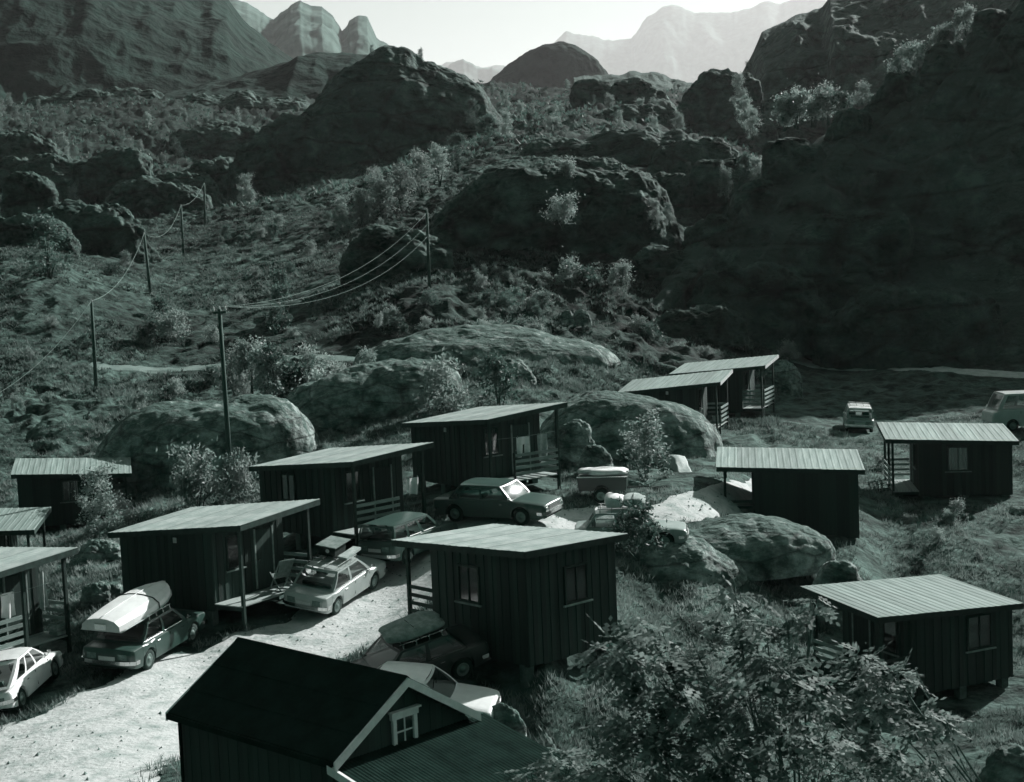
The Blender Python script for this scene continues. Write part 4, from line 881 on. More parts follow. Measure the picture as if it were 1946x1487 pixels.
cL = make_car('saloon_car', 'pale car with white sacks on its roof behind the bush', M['paint_mid'], 4.0, 1.55, 1.36, .80, .24, 2.4, 0, SAL(4.0,.82), (-1.55,-1.2,.25,.85), rack=True, roofm=M['paint_white'])
p_ = at(1198, 1010, 54.8); seat_on_ground(cL, p_.x, p_.y, R_(-6), 2.4, level=.85)
cE = make_car('estate_car', 'white estate, shade painted on its body, with a rack parked on the grass far right', M['paint_mid'], 4.2, 1.6, 1.44, .84, .25, 2.5, 0, SAL(4.2,.84), (-2.0,-1.75,.30,.95), wins=((.04,.30),(.34,.62),(.66,.95)), rack=True, roofm=M['paint_white'])  # shade on the white body is painted in as mid grey, roof left white
p_ = wp(1630, 822); seat_on_ground(cE, p_.x, p_.y, R_(80), 2.5)
cM = make_car('minibus', 'pale minibus at the right edge, far behind the cabins', M['paint_light'], 4.6, 1.75, 2.05, 1.15, .28, 2.4, 0, [(-2.3,1.0),(-2.25,1.12),(-.5,1.16),(1.9,1.14),(2.25,1.0),(2.3,.85)], (-2.2,-2.0,1.6,2.0), wins=((.04,.30),(.34,.60),(.64,.95)), tumble=.88, grille=False, chromeline=False)
p_ = wp(1955, 822); seat_on_ground(cM, p_.x, p_.y, R_(-176), 2.4)

# ------------------------------------------------------------------ things carried by the cars
def on_car(name, label, cat, car, build):
    o = thing(name, label, cat); o.matrix_world = car.matrix_world.copy(); build(o); return o
def boat(o):
    # upturned hull: (x along keel, half beam, depth) keel up
    st = [(-1.75,.58,.42),(-1.5,.62,.43),(-.8,.68,.44),(0,.70,.44),(.7,.62,.42),(1.2,.46,.38),(1.55,.24,.30),(1.72,.03,.22)]
    zg = 1.56; P = []
    for x, hb, dp in st:
        rk = zg+.10*max(0, (x-.6))**1.5*0
        P.append([(x, hb, rk), (x, hb*.97, rk+dp*.45), (x, hb*.72, rk+dp*.80), (x, hb*.35, rk+dp*.95), (x, 0, rk+dp), (x, -hb*.35, rk+dp*.95), (x, -hb*.72, rk+dp*.80), (x, -hb*.97, rk+dp*.45), (x, -hb, rk)])
    h = MB().grid(P); hb = h.build('hull', M['boat'], o, True); hb.modifiers.new('e','EDGE_SPLIT').split_angle = R_(25)
    MB().add([(x-.004,y,z) for x,y,z in P[0]], [tuple(range(9))]).add([(x+.03,y,z) for x,y,z in P[0]], [tuple(range(9))[::-1]]).build('transom', M['boat_end'], o)
    for s in (1, -1): MB().tube([(x, s*(b_+.015), zg+.01) for x, b_, d in st], .022, 6).build('gunwale', M['boat_end'], o, True)
    MB().tube([(x, 0, zg+d+.012) for x, b_, d in st], .016, 5).build('keel', M['boat'], o, True)
    q = [(.15, p[1]*1.01, p[2]+.006) for p in P[3]]; MB().tube(q, .018, 5).build('strap', M['dark'], o)
    MB().box(-1.79,-1.757,-.16,.16,zg+.06,zg+.24).build('motor_pad', M['white'], o)
bt = on_car('rowing_boat', 'upturned white rowing boat with a grey transom on the dark car', 'boat', cB, boat); bt.matrix_world = bt.matrix_world @ Matrix.Translation((-.35, .12, -.02)) @ Matrix.Rotation(R_(-4), 4, 'Y') @ Matrix.Translation((0, 0, 1.56)) @ Matrix.Diagonal((1.12, 1.06, .92, 1)) @ Matrix.Translation((0, 0, -1.56))
def case(o):
    MB().box(-.30,.42,-.10,.55,1.525,1.84).build('box', M['dark'], o); MB().box(-.36,.66,-.16,.60,1.845,1.875).build('lid', M['rail'], o)
    MB().lathe([(0,.07),(.006,.06),(.006,0)], 16).build('badge', M['plate'], o, False, (-.306,.18,1.70), (0,0,math.pi/2))
on_car('roof_case', 'black case under a pale board on the silver saloon roof', 'case', cS, case)
def boardb(o):
    MB().hexa([(-.35,-.58,1.53),(.75,-.50,1.53),(.72,-.22,1.53),(-.32,-.22,1.53)], [(-.35,-.58,1.60),(.75,-.50,1.62),(.72,-.22,1.62),(-.32,-.22,1.60)]).build('board', M['deck'], o)
on_car('folded_table', 'flat folded table beside the black case on the silver car', 'table', cS, boardb)
def soft(o, cx, cyy, z0, lx, ly, h, m, seed, name, flat=.5):
    n, k = 22, 9; P = []
    for i in range(n):
        a = 2*math.pi*i/n; row = []
        for j in range(k):
            ph = -math.pi/2+math.pi*j/(k-1); c_ = max(math.cos(ph), 0)**.5
            nx = math.copysign(abs(math.cos(a))**.6, math.cos(a))*c_; ny = math.copysign(abs(math.sin(a))**.6, math.sin(a))*c_; nz = math.copysign(abs(math.sin(ph))**.7, math.sin(ph))
            q = float(vnoise(np.array([nx*2+seed]), np.array([ny*2]), np.array([nz*2]), seed)[0]); s = 1+.14*q
            row.append((cx+lx*nx*s, cyy+ly*ny*s, z0+h*(.5+.5*nz)+.05*q*(nz > 0)))
        P.append(row)
    MB().grid(P, True).build(name, m, o, True)
on_car('tarpaulin_bundle', 'low tarpaulin bundle tied on the dark car before the middle cabin', 'luggage', cD, lambda o: (soft(o, -.35, 0, 1.525, .85, .62, .20, M['tarp'], 5, 'bundle'), MB().tube([(-.3,-.66,1.54),(-.3,-.3,1.75),(-.3,.3,1.75),(-.3,.66,1.54)], .012, 5).build('strap', M['dark'], o)))
on_car('luggage_sack', 'lumpy white sacks strapped on the pale car roof', 'luggage', cL, lambda o: (soft(o, -.55, 0, 1.45, .36, .5, .42, M['cloth'], 8, 'sack'), soft(o, .12, .05, 1.45, .40, .5, .38, M['cloth_grey'], 9, 'sack'), MB().tube([(.12,-.6,1.47),(.12,-.4,1.84),(.12,.4,1.84),(.12,.6,1.47)], .015, 5).build('strap', M['dark'], o)))
def trailer():
    p = on(1148, 953); t = thing('trailer', 'small dark luggage trailer topped with pale bedding', 'trailer', (p.x, p.y, gz(p.x, p.y)+.04), R_(-8))
    MB().hexa([(-.9,-.6,.45),(.9,-.6,.45),(.9,.6,.45),(-.9,.6,.45)], [(-.95,-.65,.98),(.95,-.65,.98),(.95,.65,.98),(-.95,.65,.98)]).build('box', M['paint_black'], t)
    for y in (-.66, .66): MB().bar((-.97,y,.99),(.97,y,.99),.04,.04).build('rim_bar', M['chrome'], t)
    for s in (-1, 1): add_wheel(t, -.05, s*.68, .27, .17, s); MB().lathe([(0,.33),(.14,.33)], 20).build('mudguard', M['paint_black'], t, True, (-.05, s*.68-.07, .30))
    MB().bar((.9,0,.48),(1.75,0,.50),.06,.06).build('drawbar', M['paint_black'], t)
    for s in (-1, 1): MB().box(-.965,-.93,s*.45-.08,s*.45+.08,.55,.65).build('tail_light', M['lamp'], t)
    MB().box(-.965,-.93,-.2,.2,.66,.78).build('number_plate', M['plate'], t)
    o = thing('bedding_roll', 'pale rolled mattresses lying on top of the trailer', 'bedding', t.location, t.rotation_euler.z)
    soft(o, 0, .15, 1.0, 1.0, .34, .24, M['cloth'], 12, 'mattress'); soft(o, .2, -.3, 1.0, .75, .30, .22, M['cloth'], 14, 'mattress')
trailer()

# ------------------------------------------------------------------ poles and wires
def pole(px, py0, py1, Y, label, r=.13, arm=None, lean=None, px1=None):
    g = at(px1 or px, py1, Y); zb = gz(g.x, g.y); top = at(px, py0, Y); t = thing('utility_pole', label, 'pole', (g.x, g.y, zb-.3))
    tp = top-Vector((g.x, g.y, zb-.3))
    MB().tube([(0,0,0), tuple(tp*.5), tuple(tp)], [r, r*.9, r*.75], 10).build('shaft', M['pole'], t, True)
    pts = []
    if arm:
        MB().bar(tp+Vector((-arm,0,-.15)), tp+Vector((arm,0,-.15)), .09, .11).build('crossarm', M['pole'], t); offs = (-arm*.9, 0, arm*.9)
    else: offs = (0,)
    for ox in offs:
        MB().lathe([(0,.02),(.06,.05),(.10,.05),(.14,.03),(.18,.045),(.22,.02)], 10, 'z').build('insulator', M['ceramic'], t, True, tuple(tp+Vector((ox,0,-.10 if arm else .0))))
        pts.append(top+Vector((ox,0,.10)))
    return top, pts
pa, qa = pole(417, 588, 930, 71, 'tall pole with a crossarm standing between the left cabins', .12, .30, px1=440)
pb, qb = pole(811, 402, 562, 120, 'pole with insulators against the dark knob in mid slope', .14, None, px1=817)
p1, q1 = pole(174, 575, 742, 105, 'nearest pole of the row climbing the left meadow', .13, None, px1=183)
p2, q2 = pole(274, 446, 566, 142, 'second pole of the row climbing the left meadow', .14, None, px1=287)
p3, q3 = pole(344, 392, 486, 188, 'third pole of the row climbing the left meadow', .16, None, px1=349)
p4, q4 = pole(388, 350, 434, 212, 'farthest pole of the row, against the dark hill', .16, None, px1=390)
def wire(a, b, sag, label, r=.016):
    a, b = Vector(a), Vector(b); pts = [a.lerp(b, i/24)-Vector((0,0,sag*4*(i/24)*(1-i/24))) for i in range(25)]
    tag(MB().tube(pts, r, 5).build('overhead_wire', M['wire'], None, True), label, 'wire', 'overhead wires')
for i, lb in enumerate(('lower of the three wires between the crossarm pole and the mid-slope pole','middle of the three wires between the crossarm pole and the mid-slope pole','upper of the three wires between the crossarm pole and the mid-slope pole')):
    wire(qa[2-i], pb+Vector((0,0,-1.9+.9*i)), 1.6, lb, .009)
wire(q1[0], at(-60,775,92), 1.0, 'wire sagging from the nearest meadow pole out past the left edge', .016)
wire(q2[0], q1[0], 1.2, 'wire between the two nearest meadow poles', .016)
wire(q3[0], q2[0], 1.6, 'wire between the second and third meadow poles', .018)
wire(q4[0], q3[0], .8, 'wire between the two farthest meadow poles', .018)

# ------------------------------------------------------------------ laundry and porch clutter
def hanging(name, label, cat, p, wd, ht, th, m, shape='rect', seed=0, lineup=True):
    t = thing(name, label, cat, p, th); b = MB(); n, k = 14, 12; P = []
    for i in range(n+1):
        u = i/n; row = []
        for j in range(k+1):
            v = j/k; bulge = .05*math.sin(u*9+seed+v*2)*(.3+v); z = -ht*v*(1+.05*math.sin(u*5+seed)); row.append(((u-.5)*wd*(1-.06*v), bulge, z))
        P.append(row)
    b.grid(P)
    if shape == 'shorts': b.f = [f for f in b.f if not (n*.40 <= (f[0]//(k+1)) <= n*.58 and (f[0] % (k+1)) > k*.35)]
    b.build('cloth', m, t, True)
    for u in (-.42, .42): MB().box(u*wd-.012, u*wd+.012, -.012, .012, -.03, .06).build('peg', M['rail'], t)
    return t
def porch_pt(i, fb, z, inset=.12):
    po, pi_, b0, b1, zf, k = CAB[i]['geo']; sd = CAB[i]['side']; return cab_pt(i, po-sd*inset, b0+(b1-b0)*fb, z)
thd = R_(CAB['d']['th'])+math.pi/2
hanging('shorts', 'white shorts on the porch line of the cabin with laundry', 'laundry', porch_pt('d', .50, 1.62), .62, .75, thd, M['cloth'], 'shorts', 1)
hanging('towel', 'long pale towel on the porch line of the cabin with laundry', 'laundry', porch_pt('d', .78, 1.62), .48, 1.0, thd, M['cloth_grey'], seed=2)
hanging('towel', 'square white towel on the porch of the cabin with a front window', 'laundry', porch_pt('c', .86, 1.55), .55, .62, R_(CAB['c']['th'])+math.pi/2, M['cloth'], seed=3)
thk = R_(CAB['k']['th'])+math.pi/2
hanging('towel', 'narrow white towel at the left edge cabin, leftmost of the hanging cloths', 'laundry', porch_pt('k', .12, 1.55), .28, .95, thk, M['cloth'], seed=4)
hanging('shirt', 'white shirt hanging in the middle under the left edge cabin roof', 'laundry', porch_pt('k', .34, 1.75), .55, .75, thk, M['cloth'], seed=5)
hanging('towel', 'long pale towel beside the porch post of the left edge cabin', 'laundry', porch_pt('k', .86, 2.0, .55), .26, 1.15, thk, M['cloth_grey'], seed=6)
for i, lb in (('d', 'line strung across the porch with the shorts and towel'), ('k', 'line strung under the left edge cabin roof for the towels')):
    a, b = porch_pt(i, .03, 1.66 if i == 'd' else 1.72), porch_pt(i, .97, 1.66 if i == 'd' else 1.72)
    tag(MB().tube([a, a.lerp(b,.5)-Vector((0,0,.04)), b], .008, 5).build('clothes_line', M['wire']), lb, 'line')
def chair(p, th):
    t = thing('deck_chair', 'pale folding deck chair on the porch beside the silver saloon', 'chair', p, th)
    for s in (-.27, .27):
        MB().bar((-.35,s,0),(.38,s,1.0),.03,.04).build('leg', M['rail'], t); MB().bar((.38,s,0),(-.30,s,.55),.03,.04).build('leg', M['rail'], t)
    MB().grid([[(-.30+.66*u, -.25+.5*v, .50-.22*math.sin(u*3.1)+.48*u*u) for v in (0,.5,1)] for u in np.linspace(0,1,9)]).build('canvas', M['tarp'], t, True)
    MB().bar((.38,-.29,1.0),(.38,.29,1.0),.03,.03).build('top_bar', M['rail'], t)
chair(porch_pt('b', .72, -.03, .5), R_(CAB['b']['th']-20))
def crate(p, th, label, wd=.5):
    t = thing('wooden_crate', label, 'crate', p, th)
    for i in range(3):
        for s in (-1, 1): MB().box(-wd/2, wd/2, s*wd*.35-.012, s*wd*.35+.012, .03+.12*i, .12+.12*i).build('slat', M['deck'], t)
        for s in (-1, 1): MB().box(s*wd/2-.012, s*wd/2+.012, -wd*.33, wd*.33, .03+.12*i, .12+.12*i).build('slat', M['deck'], t)
    MB().box(-wd/2+.02, wd/2-.02, -wd*.33, wd*.33, 0, .03).build('bottom_board', M['deck'], t)
crate(porch_pt('k', .96, -.03, .35), thk, 'pale slatted crate at the foot of the left edge cabin post')
crate(porch_pt('i', .75, -.03, .5), 0, 'pale crate on the porch of the nearer overlapping cabin')
crate(porch_pt('j', .55, -.03, .5), .4, 'pale crate on the porch of the farther overlapping cabin', .6)
pp = on(985, 1228)
for i in range(3):
    o = MB().box(-1.1,1.1,-.09,.09,0,.05).build('timber_plank', M['deck'], None, False, (pp.x+.05*i, pp.y+.6-.04*i, gz(pp.x, pp.y+.6)+.16+.052*i), (0,0,R_(-8+3*i)))
    tag(o, ['lowest', 'middle', 'topmost'][i]+' plank of the small timber pile before the middle cabin', 'plank', 'timber pile')
for s in (-.8, .8): tag(MB().box(-.06,.06,-.25,.25,-.15,.155).build('timber_bearer', M['concrete'], None, False, (pp.x+s, pp.y+.6, gz(pp.x, pp.y+.6))), 'block under the timber pile, '+('nearer the dark car' if s < 0 else 'farther from the dark car'), 'block')

# ------------------------------------------------------------------ trees, bushes and grass
def leaf_cloud(name, m, centres, radii, n, size, seed, squash=.8, droop=.0):
    r = np.random.RandomState(seed); C_ = np.array(centres); k = r.randint(0, len(C_), n)
    d = r.normal(size=(n,3))*.52; rad = np.array(radii)[k]
    ax = r.normal(size=(len(C_),3)); ax /= np.linalg.norm(ax, axis=1)[:,None]; ax[:,2] = np.abs(ax[:,2])+.3
    d = d+ax[k]*(d*ax[k]).sum(1)[:,None]*.9
    P = C_[k]+d*rad[:,None]*np.array([1,1,squash]); P[:,2] = np.maximum(P[:,2], .05)
    a = r.normal(size=(n,3)); a /= np.linalg.norm(a, axis=1)[:,None]; a[:,2] -= droop
    b = np.cross(a, r.normal(size=(n,3))); b /= np.linalg.norm(b, axis=1)[:,None]+1e-9
    s = (size*r.uniform(.6, 1.35, n))[:,None]; h = a*s; w_ = b*s*.42
    V = np.stack([P-h*.5, P+w_*.5, P+h*.5, P-w_*.5], 1).reshape(-1,3)
    me = npmesh(name, V, np.arange(n*4).reshape(-1,4), False); me.materials.append(m); return me
def bush_proto(seed, h, wd, n, size, m, stems=5, nclump=14):
    r = random.Random(seed); tr = MB(); cs, rs = [], []
    for i in range(nclump):
        a = r.uniform(0, 6.28); q = r.random()**.6*wd; z = h*(.10+.84*r.random()**.85); q *= 1.15-.7*(z/h)**1.5
        cs.append((q*math.cos(a), q*math.sin(a), z)); rs.append(wd*r.uniform(.18, .42))
    for i in range(stems):
        c = cs[i % nclump]; tr.tube([(r.uniform(-.08,.08)*wd, r.uniform(-.08,.08)*wd, -.35), (c[0]*.45, c[1]*.45, c[2]*.5), c], [.035*h/2, .022*h/2, .006], 5)
    return tr.mesh('trunk', True), leaf_cloud('crown', m, cs, rs, n, size, seed)
BUSH = [bush_proto(100+i, 2.0, .95, 2300, .17, M['leaf'], 5, 24) for i in range(4)] + [bush_proto(120+i, 2.0, .9, 2100, .17, M['leaf_dark'], 5, 22) for i in range(2)]
BIRCH = [bush_proto(140+i, 4.5, .95, 3400, .18, M['leaf'], 5, 34) for i in range(3)] + [bush_proto(150, 4.5, .95, 3200, .18, M['leaf_dark'], 4, 30)]
for me, _ in BUSH+BIRCH: me.materials.append(M['bark'])
RNG = random.Random(5)
def plant(kind, p, h, label, group=None, wide=1.0, idx=None):
    T = BUSH if kind == 'bush' else BIRCH; i = RNG.randrange(len(T)) if idx is None else idx; k = h/(2.0 if kind == 'bush' else 4.5)
    t = thing('leafy_bush' if kind == 'bush' else 'birch_tree', label, 'bush' if kind == 'bush' else 'tree', p, RNG.uniform(0, 6.28), group); t.scale = (k*wide, k*wide, k)
    link('trunk', T[i][0], None, t); link('crown', T[i][1], None, t); return t
def plant_px(kind, px, pyb, Y, hpx, label, group=None, wide=1.0, idx=None, drop=.0):
    p = at(px, pyb, Y); return plant(kind, (p.x, p.y, p.z-drop), hpx*Y/F_PX, label, group, wide, idx)
def plant_g(kind, px, pyb, hpx, label, group=None, wide=1.0, idx=None):
    p = on(px, pyb); return plant(kind, (p.x, p.y, p.z-.1), hpx*p.y/F_PX, label, group, wide, idx)
# ones that stand alone
plant_g('birch', 190, 1020, 140, 'young tree with loose leaves in front of the far left cabin', idx=0, wide=1.2)
plant_g('bush', 235, 1000, 60, 'small bush beside the young tree by the far left cabin', idx=1)
plant_px('bush', 375, 968, 68, 130, 'leafy bush left of the tall crossarm pole', idx=2, wide=.8); plant_px('bush', 462, 968, 69, 110, 'leafy bush right of the tall crossarm pole', idx=0, wide=.7)
plant_px('birch', 1228, 925, 63.5, 150, 'many-stemmed small tree on the whale-backed rock', idx=1, wide=1.3)
plant_px('bush', 1212, 1050, 52.8, 95, 'dense dark bush drooping over the pale car with sacks', idx=4, wide=1.1)
plant_px('birch', 95, 535, 135, 125, 'lone dark tree standing in the left meadow', idx=3, wide=1.5)
plant_px('bush', 845, 790, 80, 100, 'round leafy bush right of the tall rock dome', idx=1, wide=.95); plant_px('bush', 950, 780, 80, 110, 'dark dense bush above the cabin with laundry', idx=5, wide=.75)
plant_px('bush', 1500, 690, 104, 45, 'small bush on the skyline behind the farther overlapping cabin', idx=2)
# thicket below the path
TH = []
for i, (x, y, h) in enumerate([(445,740,70),(478,735,80),(505,760,95),(540,770,85),(570,790,100),(600,790,95),(628,775,85),(655,760,70),(520,725,70),(585,735,70),(465,700,55),(700,720,50)]):
    TH.append(plant_px('bush', x, y, 93-i % 3, h, 'leafy bush of the thicket behind the tall rock dome', 'thicket below the path', .85))
PL = []
# birches on the slope right of the dome hill and on the ledges
for (x, y, Y, h, lb, g, k_) in [
    (690,440,178,90,'birch of the grove between dome hill and cliff knob','grove below the dome hill','birch'),(730,425,180,105,'birch of the grove between dome hill and cliff knob','grove below the dome hill','birch'),
    (765,400,183,100,'birch of the grove between dome hill and cliff knob','grove below the dome hill','birch'),(800,370,188,90,'birch of the grove between dome hill and cliff knob','grove below the dome hill','birch'),
    (835,345,192,80,'birch of the grove between dome hill and cliff knob','grove below the dome hill','birch'),(650,440,175,70,'birch of the grove between dome hill and cliff knob','grove below the dome hill','birch'),
    (715,385,190,70,'birch of the grove between dome hill and cliff knob','grove below the dome hill','birch'),(870,320,205,70,'birch of the grove between dome hill and cliff knob','grove below the dome hill','birch'),
    (930,290,235,75,'birch in the gully beneath the dome hill','trees in the gully','birch'),(965,270,240,60,'birch in the gully beneath the dome hill','trees in the gully','birch'),(1010,265,238,55,'birch in the gully beneath the dome hill','trees in the gully','birch'),(1050,255,240,60,'birch in the gully beneath the dome hill','trees in the gully','birch'),(900,240,250,55,'birch in the gully beneath the dome hill','trees in the gully','birch'),
    (1380,375,149,70,'birch on the ledge above the cliff knob','birches on the dark ledges','birch'),(1420,380,147,95,'birch on the ledge above the cliff knob','birches on the dark ledges','birch'),(1440,350,146,60,'birch on the ledge above the cliff knob','birches on the dark ledges','birch'),
    (1245,430,136,60,'small birch on the dark face beside the cliff knob','small birches at the cliff knob','birch'),(1270,425,136,45,'small birch on the dark face beside the cliff knob','small birches at the cliff knob','birch'),(1245,490,132,35,'small birch on the dark face beside the cliff knob','small birches at the cliff knob','birch'),
    (1405,200,280,60,'slender birch against the round-topped rock','birches by the round-topped rock','birch'),(1415,245,250,70,'slender birch against the round-topped rock','birches by the round-topped rock','birch'),(1430,260,240,60,'slender birch against the round-topped rock','birches by the round-topped rock','birch'),
    (1490,235,160,55,'bush on the notch of the mountain crest','bushes in the crest notch','bush'),(1515,230,160,60,'bush on the notch of the mountain crest','bushes in the crest notch','bush'),(1545,225,160,62,'bush on the notch of the mountain crest','bushes in the crest notch','bush'),(1575,222,158,60,'bush on the notch of the mountain crest','bushes in the crest notch','bush'),(1600,215,156,45,'bush on the notch of the mountain crest','bushes in the crest notch','bush'),
    (1715,135,150,50,'sunlit bush high on the mountain crest','bushes high on the crest','bush'),(1745,125,150,45,'sunlit bush high on the mountain crest','bushes high on the crest','bush'),(1790,100,151,50,'sunlit bush high on the mountain crest','bushes high on the crest','bush'),(1800,85,151,45,'sunlit bush high on the mountain crest','bushes high on the crest','bush'),(1835,55,151,45,'sunlit bush high on the mountain crest','bushes high on the crest','bush'),(1640,190,148,35,'sunlit bush high on the mountain crest','bushes high on the crest','bush'),
    (1075,345,138,45,'slim bush on top of the cliff knob','bushes on the cliff knob','bush'),(1070,420,132,60,'slim bush on top of the cliff knob','bushes on the cliff knob','bush'),
    (1080,555,127,65,'bush at the foot of the cliff knob','bushes at the knob foot','bush'),(1115,550,127,50,'bush at the foot of the cliff knob','bushes at the knob foot','bush'),(1180,540,126,45,'bush at the foot of the cliff knob','bushes at the knob foot','bush'),(1040,545,127,35,'bush at the foot of the cliff knob','bushes at the knob foot','bush'),
    (1235,650,112,45,'bush along the edge of the mountain shadow','bushes at the shadow edge','bush'),(1215,625,113,35,'bush along the edge of the mountain shadow','bushes at the shadow edge','bush'),(1290,665,111,25,'bush along the edge of the mountain shadow','bushes at the shadow edge','bush'),(1340,670,110,22,'bush along the edge of the mountain shadow','bushes at the shadow edge','bush'),
    (1425,160,384,45,'lone birch clinging to the edge of the square cliff',None,'birch'),(800,112,268,25,'small tree on the top of the dome hill',None,'birch'),(707,103,268,22,'tiny tree on the left brow of the dome hill',None,'birch'),
    (1310,330,196,28,'single small birch on the dark round knob',None,'birch'),(1650,350,135,28,'single bright sapling on the dark mountain face',None,'bush'),(1870,310,135,22,'tiny bright sapling far up the dark mountain face',None,'bush')]:
    PL.append(plant_px(k_, x, y, Y, h, lb, g, RNG.uniform(.9, 1.25), drop=.3))
ORD = ['first', 'second', 'third', 'fourth', 'fifth', 'sixth', 'seventh', 'eighth', 'ninth', 'tenth', 'eleventh', 'twelfth']
def number_from_left(objs):
    by = {}
    for o in objs:
        if o.get('group'): by.setdefault(o['group'], []).append(o)
    for L_ in by.values():
        L_.sort(key=lambda o: o.location.x/o.location.y)
        for i, o in enumerate(L_): o['label'] = o['label']+', '+ORD[i]+' from the left'
number_from_left(PL+TH)
# scattered bushes of the hillside, by region
def scatter(n, u0, u1, y0, y1, h0, h1, label, group, kind='bush', seed=0, dens=.0):
    r = random.Random(seed); k = 0; t = 0
    while k < n and t < 4000:
        t += 1; y = math.exp(r.uniform(math.log(y0), math.log(y1))); x = r.uniform(u0, u1)*y
        if float(vnoise(np.array([x/9]), np.array([y/12]), None, 77)[0]) < dens or float(keepout(np.array([x]), np.array([y]))[0]) < .5: continue
        plant(kind, (x, y, gz(x, y)-.15), r.uniform(h0, h1), label, group, r.uniform(.8, 1.3)); k += 1
scatter(34, -.30, -.02, 118, 215, .8, 2.4, 'low bush scattered over the upper left meadow slope', 'bushes of the upper slope', seed=1)
scatter(34, -.33, .02, 92, 118, .5, 1.5, 'low bush scattered along the path across the hillside', 'bushes along the path', seed=2)
scatter(26, -.02, .10, 98, 130, .5, 1.5, 'low bush among the hummocks below the cliff knob', 'bushes among the hummocks', seed=3)
scatter(60, -.34, -.16, 225, 400, 2.0, 4.5, 'birch of the dim woods on the far left ridge', 'woods of the left ridge', 'birch', seed=4)
scatter(40, -.02, .12, 240, 430, 2.0, 4.5, 'birch in the pass between the dome hill and the cliff', 'woods of the pass', 'birch', seed=5)
scatter(14, .10, .30, 58, 80, .4, .9, 'low bush in the grass around the right cabins', 'bushes by the right cabins', seed=6)
scatter(16, .02, .16, 34, 50, .4, .9, 'low bush on the rough ground below the middle cabin', 'bushes below the middle cabin', seed=7)

# near rowan tree in the lower right
def rowan(x, y, z0, label, spots, seed):
    """rowan with pinnate leaves; spots: (pixel x, pixel y, distance, radius, leaf count) of the leaf masses"""
    r = np.random.RandomState(seed); t = thing('rowan_tree', label, 'tree', (x, y, z0)); o = Vector((x, y, z0)); tr = MB(); V = []; 
    fork = Vector((0, 0, 1.3))
    tr.tube([(0,0,-.5), (.05,0,.7), tuple(fork)], [.07,.05,.035], 8)
    for px, py, Y, rad, n in spots:
        c = at(px, py, Y)-o; mid = fork.lerp(c, .55)+Vector((r.uniform(-.15,.15), r.uniform(-.15,.15), -.1)); tr.tube([tuple(fork), tuple(mid), tuple(c)], [.02,.013,.006], 6)
        for q in range(3):
            e = c+Vector(tuple(r.normal(size=3)*rad*.6)); tr.tube([tuple(mid.lerp(c, .5)), tuple(c.lerp(e, .5)+Vector((0,0,.04))), tuple(e)], [.009,.006,.003], 5)
        for _ in range(int(n*.92)):
            d = r.normal(size=3); d /= np.linalg.norm(d); p = c+Vector(tuple(d*rad*r.uniform(.2,1)**.5)); ax = Vector((d[0]+r.normal()*.5, d[1]+r.normal()*.5, d[2]*.4-.35+r.normal()*.3)).normalized()
            sd = ax.cross(Vector(tuple(r.normal(size=3)*.35))+Vector((0,0,1))).normalized(); up = sd.cross(ax); ln = r.uniform(.17,.27)
            for k in range(3):
                b = p+ax*ln*(.15+.30*k)-Vector((0,0,.03*k*k/25)); ll = ln*.46*(1-.2*abs(k-1))
                for s in (-1, 1):
                    q = (sd*s*.9+ax*.45+up*.12).normalized()*ll; wv = ax*ll*.44; V += [b, b+q*.5+wv, b+q, b+q*.5-wv]
            b = p+ax*ln*1.05; q = ax*ln*.42; wv = sd*ln*.11; V += [b, b+q*.5+wv, b+q, b+q*.5-wv]
    tr.build('trunk', M['bark'], t, True)
    V = np.array([tuple(v) for v in V]); me = npmesh('crown', V, np.arange(len(V)).reshape(-1,4), False); link('crown', me, M['leaf_near'], t)
g_ = lambda x, y: gz(x, y)
tx, ty = 3.0, 17.0
rowan(tx, ty, g_(tx, ty), 'large rowan tree in the lower right with bright feathery leaves',
      [(1180,1240,16.5,.30,62),(1240,1215,16.8,.24,30),(1250,1290,16.3,.34,75),(1330,1265,16.6,.30,46),(1400,1190,17.0,.24,26),(1390,1130,17.2,.16,12),(1450,1230,17.0,.26,36),(1320,1340,16.2,.36,85),(1210,1370,16.2,.34,75),(1420,1330,16.4,.34,80),(1500,1185,17.2,.20,18),(1545,1150,17.3,.14,14),(1480,1290,16.8,.30,62),(1540,1330,16.8,.28,55),(1240,1440,16.0,.34,75),(1360,1430,16.0,.36,80),(1480,1410,16.2,.32,70),(1160,1460,16.0,.26,45),(1560,1430,16.4,.30,55),(1420,1480,15.8,.32,60)], 3)
tx, ty = 6.2, 18.5
rowan(tx, ty, g_(tx, ty), 'smaller rowan growth before the lowest right cabin wall',
      [(1640,1260,18.2,.22,36),(1690,1280,18.4,.20,32),(1650,1330,18,.28,50),(1740,1290,18.6,.12,12),(1730,1360,18.2,.22,34),(1790,1370,18.4,.16,20),(1600,1400,17.6,.26,45),(1680,1420,17.6,.26,42),(1760,1450,17.6,.22,30),(1630,1480,17.2,.26,40)], 4)
tx, ty = 0.6, 17.5
rowan(tx, ty, g_(tx, ty), 'low rowan sprigs at the bottom edge beside the annex roof', [(1060,1460,17,.20,30),(1000,1475,17,.14,14),(1110,1475,17,.18,26)], 5)

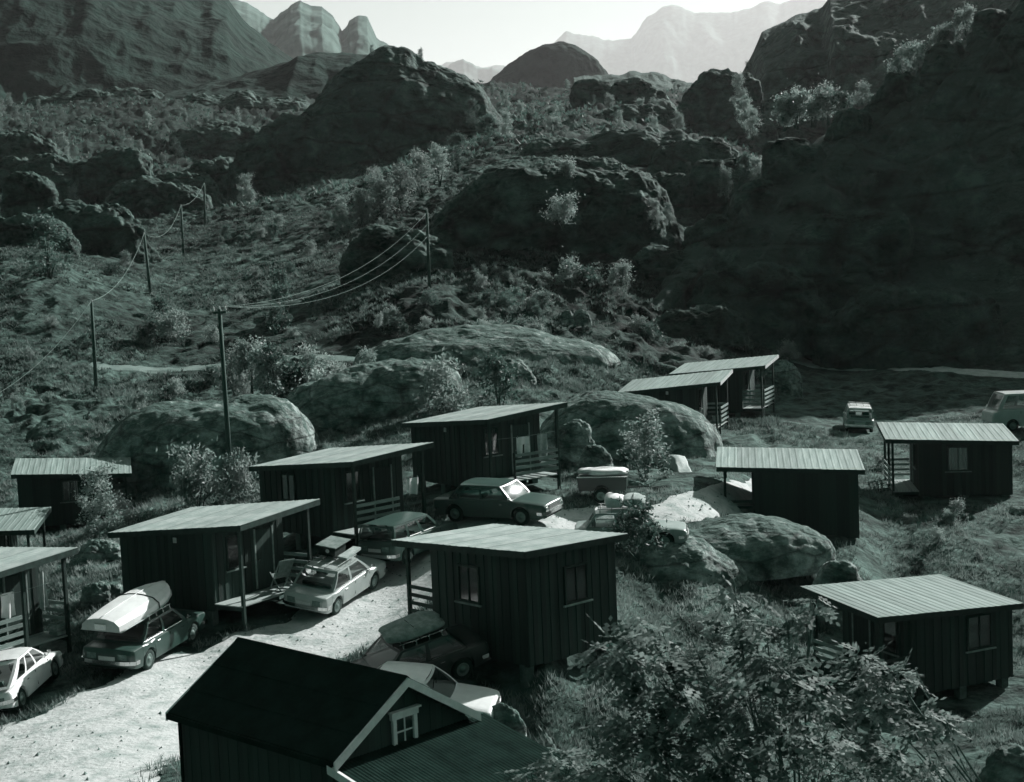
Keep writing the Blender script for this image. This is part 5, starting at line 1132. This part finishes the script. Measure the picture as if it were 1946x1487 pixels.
# grass tufts
def grass(name, n, u0, u1, y0, y1, h0, h1, blades, wd, seed, label, m):
    r = np.random.RandomState(seed); yy = np.exp(r.uniform(np.log(y0), np.log(y1), n*2)); xx = r.uniform(u0, u1, n*2)*(yy+8)
    d = fbm(xx/6, yy/9, oct=4, seed=31, gain=.65)*1.2; kp = keepout(xx, yy, .7)
    ok = (kp > .22+.3*r.uniform(size=n*2)) & (d+r.uniform(-.3, .3, n*2) > (-.75 if y1 < 95 else -.1)); xx, yy = xx[ok][:n], yy[ok][:n]; n = len(xx); zz = ground(xx, yy)
    P = np.repeat(np.stack([xx, yy, zz], -1), blades, 0); N_ = len(P); hs_ = np.repeat(r.uniform(h0, h1, n), blades)*r.uniform(.6, 1.2, N_)
    a = r.uniform(0, 2*np.pi, N_); off = np.stack([np.cos(a), np.sin(a), 0*a], -1)*(hs_*r.uniform(0, .35, N_))[:,None]
    lean = np.stack([np.cos(a), np.sin(a), 0*a], -1)*(hs_*r.uniform(.2, 1.2, N_))[:,None]; b = a+np.pi/2+r.uniform(-.6,.6,N_); sd = np.stack([np.cos(b), np.sin(b), 0*b], -1)*(wd*r.uniform(.6,1.3,N_))[:,None]
    B = P+off; B[:,2] -= .05; T = B+lean; T[:,2] += hs_+.05
    V = np.stack([B-sd, B+sd, T], 1).reshape(-1,3)
    tag(link(name, npmesh(name, V, np.arange(N_*3).reshape(-1,3), False), m), label, kind='stuff')
grass('grass', 70000, -.40, .40, 28, 90, .08, .26, 5, .022, 1, 'rough grass growing around the cabins', M['grass'])
grass('heather', 40000, -.40, .16, 86, 225, .12, .36, 5, .06, 2, 'heather and grass covering the hillside', M['heather'])
grass('undergrowth', 9000, -.40, .16, 225, 480, .25, .9, 6, .2, 3, 'scrub covering the far ridges', M['leaf_dark'])
HAZE = 5e-5

# ------------------------------------------------------------------ the air
hz = MB().box(-12000, 12000, -400, 30000, -14, 3600).build('haze', None); tag(hz, 'pale summer haze filling the valley', kind='stuff')
hm = bpy.data.materials.new('haze_air'); hm.use_nodes = True; hn = hm.node_tree; hn.nodes.remove(hn.nodes['Principled BSDF'])
pv = hn.nodes.new('ShaderNodeVolumePrincipled'); pv.inputs['Density'].default_value = HAZE; pv.inputs['Color'].default_value = (1, .985, .985, 1); pv.inputs['Anisotropy'].default_value = .35
hn.links.new(pv.outputs[0], hn.nodes['Material Output'].inputs['Volume']); hz.data.materials.append(hm); hz.display_type = 'WIRE'
